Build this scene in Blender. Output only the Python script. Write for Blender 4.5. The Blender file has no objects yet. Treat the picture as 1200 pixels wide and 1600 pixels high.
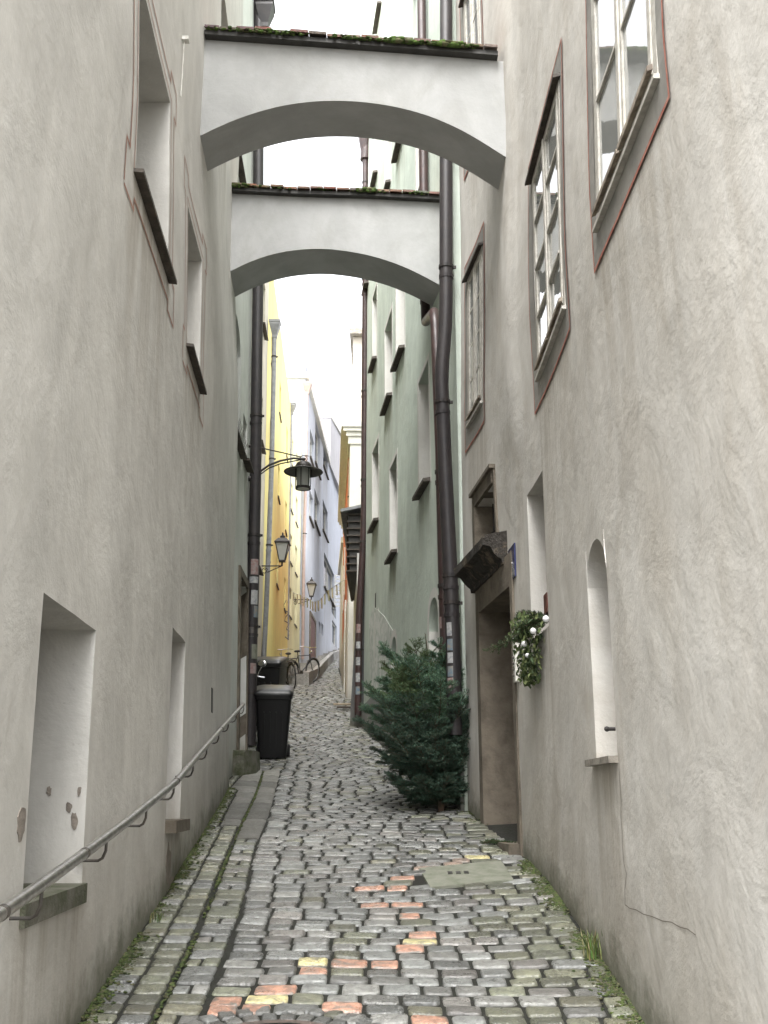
import bpy, bmesh, math, random
from mathutils import Vector, Matrix, noise
random.seed(7)
R = random.random
def U(a, b): return a + (b - a) * random.random()
S = bpy.context.scene
# ------------------------------------------------------------------ camera, sky, sun, exposure
FPX = 1600.0; TH = math.atan(450 / FPX); EYE = 1.6
cam_d = bpy.data.cameras.new('camera'); cam = bpy.data.objects.new('camera', cam_d)
S.collection.objects.link(cam); S.camera = cam
cam.location = (0, 0, EYE); cam.rotation_euler = (math.pi / 2 + TH, 0, 0)
cam_d.sensor_fit = 'VERTICAL'; cam_d.sensor_height = 36; cam_d.lens = 36
cam_d.clip_start = .05; cam_d.clip_end = 1000
SUN_EL = math.radians(62); SUN_AZ = math.radians(196)     # azimuth clockwise from +y
w = bpy.data.worlds.new('World'); S.world = w; w.use_nodes = True
nt = w.node_tree; bg = nt.nodes['Background']
sky = nt.nodes.new('ShaderNodeTexSky'); sky.sky_type = 'NISHITA'; sky.sun_disc = False
sky.sun_elevation = SUN_EL; sky.sun_rotation = SUN_AZ; sky.air_density = 1.0; sky.dust_density = 4.0; sky.ozone_density = .6
hs = nt.nodes.new('ShaderNodeHueSaturation'); hs.inputs['Saturation'].default_value = .10
nt.links.new(sky.outputs[0], hs.inputs['Color']); nt.links.new(hs.outputs[0], bg.inputs['Color'])
bg.inputs['Strength'].default_value = .15
sl = bpy.data.lights.new('sun', 'SUN'); sl.energy = .8; sl.angle = math.radians(45); sl.color = (1, .97, .92)
so = bpy.data.objects.new('sun', sl); S.collection.objects.link(so)
sd = Vector((math.sin(SUN_AZ) * math.cos(SUN_EL), math.cos(SUN_AZ) * math.cos(SUN_EL), math.sin(SUN_EL)))
so.rotation_euler = sd.to_track_quat('Z', 'Y').to_euler(); so.location = (0, 0, 40)
S.view_settings.view_transform = 'Standard'; S.view_settings.look = 'None'
S.view_settings.exposure = 2.52; S.view_settings.gamma = 1; S.view_settings.use_curve_mapping = False
S.render.engine = 'CYCLES'; S.cycles.max_bounces = 8; S.cycles.diffuse_bounces = 5; S.cycles.use_denoising = True

# ------------------------------------------------------------------ survey: photo pixel -> direction -> place on a real surface
CT, ST = math.cos(TH), math.sin(TH)
def ray(px, py):
    u = (px - 600) / FPX; v = (800 - py) / FPX
    return Vector((u, CT - v * ST, ST + v * CT))
def atY(px, py, Y):
    r = ray(px, py); k = Y / r.y
    return Vector((r.x * k, Y, EYE + r.z * k))
SEG = [(-60, .15), (14, .15), (18, .18), (27, .18), (30, .172), (200, .172)]
def zg(y):                      # height of the climbing lane
    z = 0; s = .15
    if y <= 14: return .15 * y
    z = 2.1
    if y <= 18: t = y - 14; return z + .15 * t + .0075 * t * t / 2
    z += .6 + .06
    if y <= 27: return z + .18 * (y - 18)
    z += 1.62
    return z + .174 * (y - 27)
def ground(px, py):
    r = ray(px, py); lo, hi = 1.0, 90.0
    for i in range(50):
        m = (lo + hi) / 2
        if EYE + r.z / r.y * m > zg(m): lo = m
        else: hi = m
    return Vector((r.x / r.y * lo, lo, zg(lo)))
class Wall:
    def __init__(s, side, pts, a=.0, b=.0, h0=4.5, amp=.0):
        s.side = side; s.pts = pts; s.a = a; s.b = b; s.h0 = h0; s.amp = amp
    def base(s, y):
        p = s.pts
        if y <= p[0][0]: return p[0][1]
        for (ya, xa), (yb, xb) in zip(p, p[1:]):
            if y <= yb: return xa + (xb - xa) * (y - ya) / (yb - ya)
        (ya, xa), (yb, xb) = p[-2:]
        return xa + (xb - xa) * (y - ya) / (yb - ya)
    def X(s, y, z):
        h = z - zg(y); x = s.base(y) + s.side * (s.a * h + s.b * max(0, min(h, 6.0) - s.h0))
        if s.amp: x += s.amp * (noise.noise(Vector((y * .45, z * .35, s.side * 7.3))) + .25 * noise.noise(Vector((y * .95, z * .8, 3 + s.side))))
        if getattr(s, 'step', 0) and z > 3.7:      # the upper wall steps back beside the door bay and swings out again
            k = min(1, (z - 3.7) / 1.2); k = k * k * (3 - 2 * k); t_ = max(0, min(1, (y - 7.2) / .42)); t_ = t_ * t_ * (3 - 2 * t_); x -= .05 * k * t_ * max(0, min(1, (9.3 - y) / 1.8))
        return x
    def P(s, y, z, d=0): return Vector((s.X(y, z) + s.side * d, y, z))
    def hit(s, px, py, d=0):    # (y, z) on the wall under a photo pixel
        r = ray(px, py); best = None; lo, hi = .3, 120.0
        f = lambda D: s.side * (r.x * D - s.X(r.y * D, EYE + r.z * D)) - d
        D = .3; prev = f(D)
        while D < 120:
            D2 = D * 1.02; g = f(D2)
            if prev < 0 <= g:
                lo, hi = D, D2
                for i in range(30):
                    m = (lo + hi) / 2
                    if f(m) < 0: lo = m
                    else: hi = m
                return (r.y * lo, EYE + r.z * lo)
            D, prev = D2, g
        return (None, None)
WL1 = Wall(-1, [(-4, -.82), (3.7, -1.21), (4.7, -1.27), (8.2, -1.46), (11.4, -1.67)], .018, .03, 4.6, .035)
WL2 = Wall(-1, [(11.3, -1.76), (12.9, -1.81), (14.2, -1.84)], .026, .0, 4.6, .012)
WL3 = Wall(-1, [(14.0, -2.35), (22, -2.62)], .012)
WL4 = Wall(-1, [(22, -2.62), (33, -3.06)], .012)
WL5 = Wall(-1, [(33, -3.06), (36.6, -3.0)], .012)
WL6 = Wall(-1, [(36.5, -2.9), (43, -2.75), (50, -2.45), (56, -2.05), (62, -1.4)], .01)
WR1 = Wall(1, [(-4, 1.16), (4.7, 1.09), (7.0, 1.07), (8.3, 1.01), (9.9, .80)], .0, .030, 4.0, .03)
WR1.step = True
WR2 = Wall(1, [(9.9, .77), (19.05, -.43)], .001, .0, 4.6, .012)
WR3 = Wall(1, [(24.3, -.84), (33, -1.33)], .0)
WR4 = Wall(1, [(33, -1.36), (38, -1.66)], .0)

# ------------------------------------------------------------------ mesh + object helpers
MATS = {}
class MB:
    def __init__(s): s.v = []; s.f = []; s.m = []; s.c = []; s.mi = 0; s.col = None
    def add(s, vs, fs):
        b = len(s.v); s.v += [Vector(p) for p in vs]
        if s.col is not None or s.c:
            while len(s.c) < b: s.c.append((1, 1, 1, 1))
            s.c += [s.col or (1, 1, 1, 1)] * len(vs)
        for f in fs: s.f.append([b + i for i in f]); s.m.append(s.mi)
        return s
    def hexa(s, p):             # p: 8 points, 0-3 one face (ccw), 4-7 the opposite one
        return s.add(p, [(3, 2, 1, 0), (4, 5, 6, 7), (0, 1, 5, 4), (1, 2, 6, 5), (2, 3, 7, 6), (3, 0, 4, 7)])
    def box(s, c, d, rot=None):
        c = Vector(c); q = []
        for z in (-1, 1):
            for x, y in ((-1, -1), (1, -1), (1, 1), (-1, 1)):
                v = Vector((x * d[0] / 2, y * d[1] / 2, z * d[2] / 2))
                if rot is not None: v = rot @ v
                q.append(c + v)
        return s.hexa(q)
    def cyl(s, a, b, r0, r1=None, n=12, cap=True):
        a = Vector(a); b = Vector(b); r1 = r0 if r1 is None else r1
        ax = (b - a).normalized() if (b - a).length > 1e-6 else Vector((0, 0, 1)); t = ax.orthogonal().normalized(); u = ax.cross(t)
        vs = []
        for p, r in ((a, r0), (b, r1)):
            for i in range(n):
                an = 2 * math.pi * i / n; vs.append(p + (t * math.cos(an) + u * math.sin(an)) * r)
        fs = [(i, (i + 1) % n, n + (i + 1) % n, n + i) for i in range(n)]
        if cap: fs += [tuple(range(n - 1, -1, -1)), tuple(range(n, 2 * n))]
        return s.add(vs, fs)
    def tube(s, pts, r, n=10, closed=False):
        pts = [Vector(p) for p in pts]; m = len(pts); vs = []; t0 = None
        for i, p in enumerate(pts):
            if closed: d = pts[(i + 1) % m] - pts[i - 1]
            else: d = pts[min(i + 1, m - 1)] - pts[max(i - 1, 0)]
            d.normalize()
            t = d.orthogonal() if t0 is None else (t0 - d * t0.dot(d))
            t.normalize(); t0 = t; u = d.cross(t); rr = r[i] if isinstance(r, (list, tuple)) else r
            for k in range(n):
                an = 2 * math.pi * k / n; vs.append(p + (t * math.cos(an) + u * math.sin(an)) * rr)
        fs = []
        for i in range(m if closed else m - 1):
            j = (i + 1) % m
            for k in range(n): fs.append((i * n + k, i * n + (k + 1) % n, j * n + (k + 1) % n, j * n + k))
        if not closed: fs += [tuple(range(n - 1, -1, -1)), tuple((m - 1) * n + k for k in range(n))]
        return s.add(vs, fs)
    def lathe(s, c, prof, n=20, cap=True, sq=None):     # prof: (r, z) list
        c = Vector(c); vs = []
        for r, z in prof:
            for k in range(n):
                an = 2 * math.pi * (k + .5) / n; vs.append(c + Vector((r * math.cos(an), r * math.sin(an), z)))
        fs = []
        for i in range(len(prof) - 1):
            for k in range(n): fs.append((i * n + k, i * n + (k + 1) % n, (i + 1) * n + (k + 1) % n, (i + 1) * n + k))
        if cap: fs += [tuple(range(n - 1, -1, -1)), tuple((len(prof) - 1) * n + k for k in range(n))]
        return s.add(vs, fs)
    def ball(s, c, r, n=8, sc=(1, 1, 1), jit=0):
        c = Vector(c); vs = [c + Vector((0, 0, -r * sc[2]))]; m = max(4, n // 2)
        for i in range(1, m):
            ph = -math.pi / 2 + math.pi * i / m
            for k in range(n):
                an = 2 * math.pi * k / n; q = r * (1 + jit * U(-1, 1))
                vs.append(c + Vector((q * math.cos(ph) * math.cos(an) * sc[0], q * math.cos(ph) * math.sin(an) * sc[1], q * math.sin(ph) * sc[2])))
        vs.append(c + Vector((0, 0, r * sc[2]))); fs = []
        for k in range(n): fs.append((0, 1 + (k + 1) % n, 1 + k))
        for i in range(m - 2):
            for k in range(n): fs.append((1 + i * n + k, 1 + i * n + (k + 1) % n, 1 + (i + 1) * n + (k + 1) % n, 1 + (i + 1) * n + k))
        l = len(vs) - 1; o = 1 + (m - 2) * n
        for k in range(n): fs.append((o + k, o + (k + 1) % n, l))
        return s.add(vs, fs)
    def wbox(s, W, ya, yb, za, zb, da, db):     # block lying on / in a wall; d>0 goes into the wall
        q = []
        for d in (da, db):
            for y, z in ((ya, za), (yb, za), (yb, zb), (ya, zb)): q.append(W.P(y, z, d))
        return s.hexa(q)
    def wquad(s, W, pts, d0, d1):               # prism on a wall from an outline of (y,z)
        n = len(pts); vs = [W.P(y, z, d0) for y, z in pts] + [W.P(y, z, d1) for y, z in pts]
        fs = [tuple(range(n)), tuple(range(2 * n - 1, n - 1, -1))] + [(i, (i + 1) % n, n + (i + 1) % n, n + i) for i in range(n)]
        return s.add(vs, fs)
    def ribbon(s, W, pts, wd, d=-.004, closed=False, step=.15):    # painted line on a wall
        q = []
        n = len(pts)
        for i in range(n if closed else n - 1):
            a = pts[i]; b = pts[(i + 1) % n]; L = math.hypot(b[0] - a[0], b[1] - a[1]); k = max(1, int(L / step))
            for j in range(k): q.append((a[0] + (b[0] - a[0]) * j / k, a[1] + (b[1] - a[1]) * j / k))
        if not closed: q.append(pts[-1])
        m = len(q); vs = []
        for i in range(m):
            if closed: d1 = (q[i][0] - q[i - 1][0], q[i][1] - q[i - 1][1]); d2 = (q[(i + 1) % m][0] - q[i][0], q[(i + 1) % m][1] - q[i][1])
            else:
                d1 = (q[i][0] - q[max(0, i - 1)][0], q[i][1] - q[max(0, i - 1)][1]); d2 = (q[min(m - 1, i + 1)][0] - q[i][0], q[min(m - 1, i + 1)][1] - q[i][1])
                if i == 0: d1 = d2
                if i == m - 1: d2 = d1
            def nn(v):
                l = math.hypot(*v) or 1; return (-v[1] / l, v[0] / l)
            n1 = nn(d1); n2 = nn(d2); nx, nz = n1[0] + n2[0], n1[1] + n2[1]; l = math.hypot(nx, nz) or 1; nx /= l; nz /= l
            k = wd / 2 / max(.45, nx * n1[0] + nz * n1[1])
            vs.append(W.P(q[i][0] + nx * k, q[i][1] + nz * k, d)); vs.append(W.P(q[i][0] - nx * k, q[i][1] - nz * k, d))
        fs = [(2 * i, 2 * i + 1, (2 * i + 3) % (2 * m), (2 * i + 2) % (2 * m)) for i in range(m if closed else m - 1)]
        return s.add(vs, fs)
    def build(s, name, mat, parent=None, smooth=False, label=None, org=None):
        o0 = ORG[parent.name] if parent is not None else (Vector(org) if org is not None else Vector((0, 0, 0)))
        me = bpy.data.meshes.new(name); me.from_pydata([tuple(p - o0) for p in s.v], [], s.f); 
        for m in (mat if isinstance(mat, (list, tuple)) else [mat]): me.materials.append(m)
        if max(s.m or [0]) > 0: me.polygons.foreach_set('material_index', s.m)
        if s.c:
            while len(s.c) < len(s.v): s.c.append((1, 1, 1, 1))
            at = me.color_attributes.new('Col', 'FLOAT_COLOR', 'POINT')
            at.data.foreach_set('color', [x for c in s.c for x in c])
        if smooth: me.polygons.foreach_set('use_smooth', [True] * len(me.polygons))
        me.update(); me.validate()
        bm = bmesh.new(); bm.from_mesh(me)
        if smooth is not True or True:
            if not getattr(s, 'nonorm', False): bmesh.ops.recalc_face_normals(bm, faces=bm.faces)
        if smooth == 'auto':
            for e in bm.edges:
                if len(e.link_faces) == 2 and e.calc_face_angle(0) > .7: e.smooth = False
        bm.to_mesh(me); bm.free()
        if me.materials[0].name.startswith('plaster'):
            hs_ = getattr(s, 'holes', [])
            def stn(y, z):
                v = 0
                for h in hs_:
                    if h['y0'] - .06 < y < h['y1'] + .06 and z < h['z0'] + .02: v = max(v, 1 - (h['z0'] - z) / (.55 + .9 * (h['y1'] - h['y0'])))
                return v
            at = me.attributes.new('stain', 'FLOAT', 'POINT'); at.data.foreach_set('value', [stn(v.co.y + o0.y, v.co.z + o0.z) for v in me.vertices])
            at = me.attributes.new('hg', 'FLOAT', 'POINT'); at.data.foreach_set('value', [v.co.z + o0.z - zg(v.co.y + o0.y) for v in me.vertices])
        ob = bpy.data.objects.new(name, me); S.collection.objects.link(ob)
        if parent is not None: ob.parent = parent
        else: ob.location = o0
        ORG[ob.name] = o0
        if label: ob['label'] = label
        return ob
ORG = {}
def thing(name, loc, label, cat, group=None):
    o = bpy.data.objects.new(name, None); S.collection.objects.link(o); o.location = loc; o.empty_display_size = .1
    ORG[o.name] = Vector(loc); o['label'] = label; o['category'] = cat
    if group: o['group'] = group
    return o
def tag(o, label=None, cat=None, group=None, kind=None):
    for k, v in (('label', label), ('category', cat), ('group', group), ('kind', kind)):
        if v: o[k] = v
    return o
# ------------------------------------------------------------------ materials
def newmat(name):
    m = bpy.data.materials.new(name); m.use_nodes = True; t = m.node_tree
    return m, t, t.nodes['Principled BSDF']
def N(t, ty, **k):
    n = t.nodes.new(ty)
    for a, b in k.items():
        if a in n.inputs: n.inputs[a].default_value = b
        else: setattr(n, a, b)
    return n
def ramp(t, src, stops):
    r = t.nodes.new('ShaderNodeValToRGB'); e = r.color_ramp.elements
    e[0].position, e[0].color = stops[0][0], stops[0][1]; e[1].position, e[1].color = stops[1][0], stops[1][1]
    for p, c in stops[2:]: x = e.new(p); x.color = c
    t.links.new(src, r.inputs[0]); return r.outputs[0]
def g(v): return (v, v, v, 1)
def c4(c): return (c[0], c[1], c[2], 1)
def coords(t, scale=(1, 1, 1), rot=(0, 0, 0)):
    tc = t.nodes.new('ShaderNodeNewGeometry'); mp = t.nodes.new('ShaderNodeMapping')
    mp.inputs['Scale'].default_value = scale; mp.inputs['Rotation'].default_value = rot
    t.links.new(tc.outputs['Position'], mp.inputs[0]); return mp.outputs[0]
def tex(t, co, scale, detail=5, rough=.6, dist=0):
    n = N(t, 'ShaderNodeTexNoise'); n.inputs['Scale'].default_value = scale; n.inputs['Detail'].default_value = detail
    n.inputs['Roughness'].default_value = rough; n.inputs['Distortion'].default_value = dist
    t.links.new(co, n.inputs['Vector']); return n.outputs['Fac']
def mix(t, fac, a, b, mode='MIX'):
    m = t.nodes.new('ShaderNodeMix'); m.data_type = 'RGBA'; m.blend_type = mode
    for i, v in ((0, fac), (6, a), (7, b)):
        if hasattr(v, 'links') or isinstance(v, bpy.types.NodeSocket): t.links.new(v, m.inputs[i])
        else: m.inputs[i].default_value = v
    return m.outputs[2]
def mth(t, op, a, b=None, clamp=False):
    m = t.nodes.new('ShaderNodeMath'); m.operation = op; m.use_clamp = clamp
    for i, v in ((0, a), (1, b)):
        if v is None: continue
        if isinstance(v, bpy.types.NodeSocket): t.links.new(v, m.inputs[i])
        else: m.inputs[i].default_value = v
    return m.outputs[0]
def attr(t, name):
    a = t.nodes.new('ShaderNodeAttribute'); a.attribute_name = name; return a
def plaster(name, col, stain=(.30, .27, .22), amt=.5,  streak=.5, grime=1.0, bump=.5, green=.5, dark=None, coarse=1.0):
    m, t, p = newmat(name); co = coords(t)
    base = mix(t, ramp(t, tex(t, co, .55, 6, .62, .6), [(.35, g(0)), (.7, g(1))]), c4(col), c4([x * .84 for x in col]))
    # drifting cloudy patches
    base = mix(t, mth(t, 'MULTIPLY', ramp(t, tex(t, coords(t, (1, 1, .55)), 1.5, 8, .68, 1.1), [(.46, g(0)), (.68, g(1))]), amt), base, c4(stain))
    # trowel / brush marks running at a slant
    st = ramp(t, tex(t, coords(t, (1, 2.0, .55), (.7, 0, 0)), 1.2, 9, .66, .9), [(.45, g(0)), (.66, g(1))])
    base = mix(t, mth(t, 'MULTIPLY', st, streak * .6), base, c4([x * .66 for x in col]))
    sw = ramp(t, tex(t, coords(t, (1, 1.7, .5), (.75, .2, 0)), .9, 7, .66, 1.4), [(.5, g(0)), (.62, g(1))])
    base = mix(t, mth(t, 'MULTIPLY', sw, streak * .4), base, c4([min(.88, x * 1.13) for x in col]))
    sv = ramp(t, tex(t, coords(t, (4, 4, .22)), 1.8, 6, .6), [(.55, g(0)), (.75, g(1))])
    base = mix(t, mth(t, 'MULTIPLY', sv, .10 * streak + .02), base, c4([.33, .31, .27]))
    cl = ramp(t, tex(t, coords(t, (1, 1, .8), (.4, 0, 0)), .85, 7, .55, 1.6), [(.40, g(0)), (.62, g(1))])
    base = mix(t, mth(t, 'MULTIPLY', cl, .42 * amt), base, c4([stain[0] * .82, stain[1] * .83, stain[2] * .84]))
    lt = ramp(t, tex(t, co, 3.3, 6, .6, .4), [(.5, g(0)), (.72, g(1))])
    base = mix(t, mth(t, 'MULTIPLY', lt, .22), base, c4([min(.86, x * 1.14) for x in col]))
    sa = mth(t, 'MULTIPLY', attr(t, 'stain').outputs['Fac'], ramp(t, tex(t, coords(t, (6, 6, .35)), 1.6, 6, .65), [(.42, g(0)), (.62, g(1))]))
    base = mix(t, mth(t, 'MULTIPLY', sa, .5), base, c4([.25, .21, .155]))
    # damp, dirt and algae creeping up from the lane in a ragged band
    hg = attr(t, 'hg').outputs['Fac']
    n1 = tex(t, coords(t, (1, 1, .5)), 2.2, 6, .65, .5)
    wob = mth(t, 'ADD', hg, mth(t, 'MULTIPLY', mth(t, 'SUBTRACT', n1, .5), 1.5))
    band = ramp(t, wob, [(.0, g(1)), (.75, g(0))])
    base = mix(t, mth(t, 'MULTIPLY', band, .55 * grime), base, c4([.26, .23, .185]))
    wob2 = mth(t, 'ADD', hg, mth(t, 'MULTIPLY', mth(t, 'SUBTRACT', tex(t, co, 5.5, 6, .7), .5), .55))
    base = mix(t, mth(t, 'MULTIPLY', ramp(t, wob2, [(.02, g(1)), (.24, g(0))]), .8 * green), base, c4([.055, .065, .03]))
    if dark: 
        wob3 = mth(t, 'ADD', hg, mth(t, 'MULTIPLY', mth(t, 'SUBTRACT', n1, .5), .9))
        base = mix(t, mth(t, 'MULTIPLY', ramp(t, wob3, [(.45, g(1)), (.62, g(0))]), .5), base, c4(dark))
    # pinholes and specks
    sp = ramp(t, tex(t, co, 46, 2, .5), [(.70, g(0)), (.76, g(1))])
    base = mix(t, mth(t, 'MULTIPLY', sp, .2), base, c4([.22, .2, .17]))
    t.links.new(base, p.inputs['Base Color']); p.inputs['Roughness'].default_value = .88; p.inputs['Specular IOR Level'].default_value = .25
    b1 = t.nodes.new('ShaderNodeBump'); b1.inputs['Strength'].default_value = bump; b1.inputs['Distance'].default_value = .03 * coarse
    hgt = mth(t, 'ADD', mth(t, 'MULTIPLY', tex(t, co, 2.6, 6, .6, .3), 1.3), mth(t, 'MULTIPLY', tex(t, co, 34, 5, .7), .11))
    hgt = mth(t, 'ADD', hgt, mth(t, 'MULTIPLY', tex(t, coords(t, (1, 2.0, .7), (.62, 0, 0)), 3.5, 5, .55), .22))
    t.links.new(hgt, b1.inputs['Height']); t.links.new(b1.outputs[0], p.inputs['Normal'])
    return m
def rough(name, col, col2=None, scale=8, rg=.8, bump=.3, dist=.01, metal=0, spec=.5, th=(.4, .65), noise_r=.1):
    m, t, p = newmat(name); co = coords(t)
    n = tex(t, co, scale, 6, .65, .3)
    c = mix(t, ramp(t, n, [(th[0], g(0)), (th[1], g(1))]), c4(col), c4(col2 or [x * .7 for x in col]))
    t.links.new(c, p.inputs['Base Color']); p.inputs['Metallic'].default_value = metal; p.inputs['Specular IOR Level'].default_value = spec
    rr = N(t, 'ShaderNodeMapRange'); rr.inputs[3].default_value = max(.03, rg - noise_r); rr.inputs[4].default_value = min(1, rg + noise_r)
    t.links.new(tex(t, co, scale * 2, 4), rr.inputs[0]); t.links.new(rr.outputs[0], p.inputs['Roughness'])
    if bump:
        b = t.nodes.new('ShaderNodeBump'); b.inputs['Strength'].default_value = bump; b.inputs['Distance'].default_value = dist
        t.links.new(tex(t, co, scale * 3, 6, .65), b.inputs['Height']); t.links.new(b.outputs[0], p.inputs['Normal'])
    return m
def vcol(name, rg=.75, bump=.4, dist=.006, scale=40, spec=.5, wet=False, sss=False, var=.35):
    m, t, p = newmat(name); co = coords(t)
    a = attr(t, 'Col').outputs['Color']; n = tex(t, co, scale, 6, .7, .3)
    c = mix(t, mth(t, 'MULTIPLY', ramp(t, n, [(.38, g(1)), (.62, g(0))]), var), a, c4([.06, .06, .055]))
    c = mix(t, mth(t, 'MULTIPLY', ramp(t, tex(t, co, scale * 2.7, 3, .6), [(.6, g(0)), (.72, g(1))]), var * .5), c, c4([.5, .5, .47]))
    t.links.new(c, p.inputs['Base Color']); p.inputs['Specular IOR Level'].default_value = spec
    if wet:
        r = ramp(t, tex(t, co, 2.2, 5, .6, .5), [(.38, g(rg - .2)), (.62, g(rg + .12))])
        r2 = mix(t, .35, r, ramp(t, tex(t, co, 30, 4, .6), [(.35, g(rg - .15)), (.7, g(rg + .2))]))
        t.links.new(r2, p.inputs['Roughness'])
    else: p.inputs['Roughness'].default_value = rg
    b = t.nodes.new('ShaderNodeBump'); b.inputs['Strength'].default_value = bump; b.inputs['Distance'].default_value = dist
    t.links.new(mth(t, 'ADD', tex(t, co, scale * .6, 6, .7), tex(t, co, scale * 2, 3, .6)), b.inputs['Height']); t.links.new(b.outputs[0], p.inputs['Normal'])
    return m
def plain(name, col, rg=.5, metal=0, spec=.5, coat=0):
    m, t, p = newmat(name); p.inputs['Base Color'].default_value = c4(col); p.inputs['Roughness'].default_value = rg
    p.inputs['Metallic'].default_value = metal; p.inputs['Specular IOR Level'].default_value = spec; p.inputs['Coat Weight'].default_value = coat
    return m
def glassm(name, col, ior=1.9, rg=.03, wav=.15):
    m, t, p = newmat(name); p.inputs['Base Color'].default_value = c4(col); p.inputs['Roughness'].default_value = rg; p.inputs['IOR'].default_value = ior
    b = t.nodes.new('ShaderNodeBump'); b.inputs['Strength'].default_value = wav; b.inputs['Distance'].default_value = .01
    t.links.new(tex(t, coords(t), 2.5, 2), b.inputs['Height']); t.links.new(b.outputs[0], p.inputs['Normal']); return m
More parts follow.
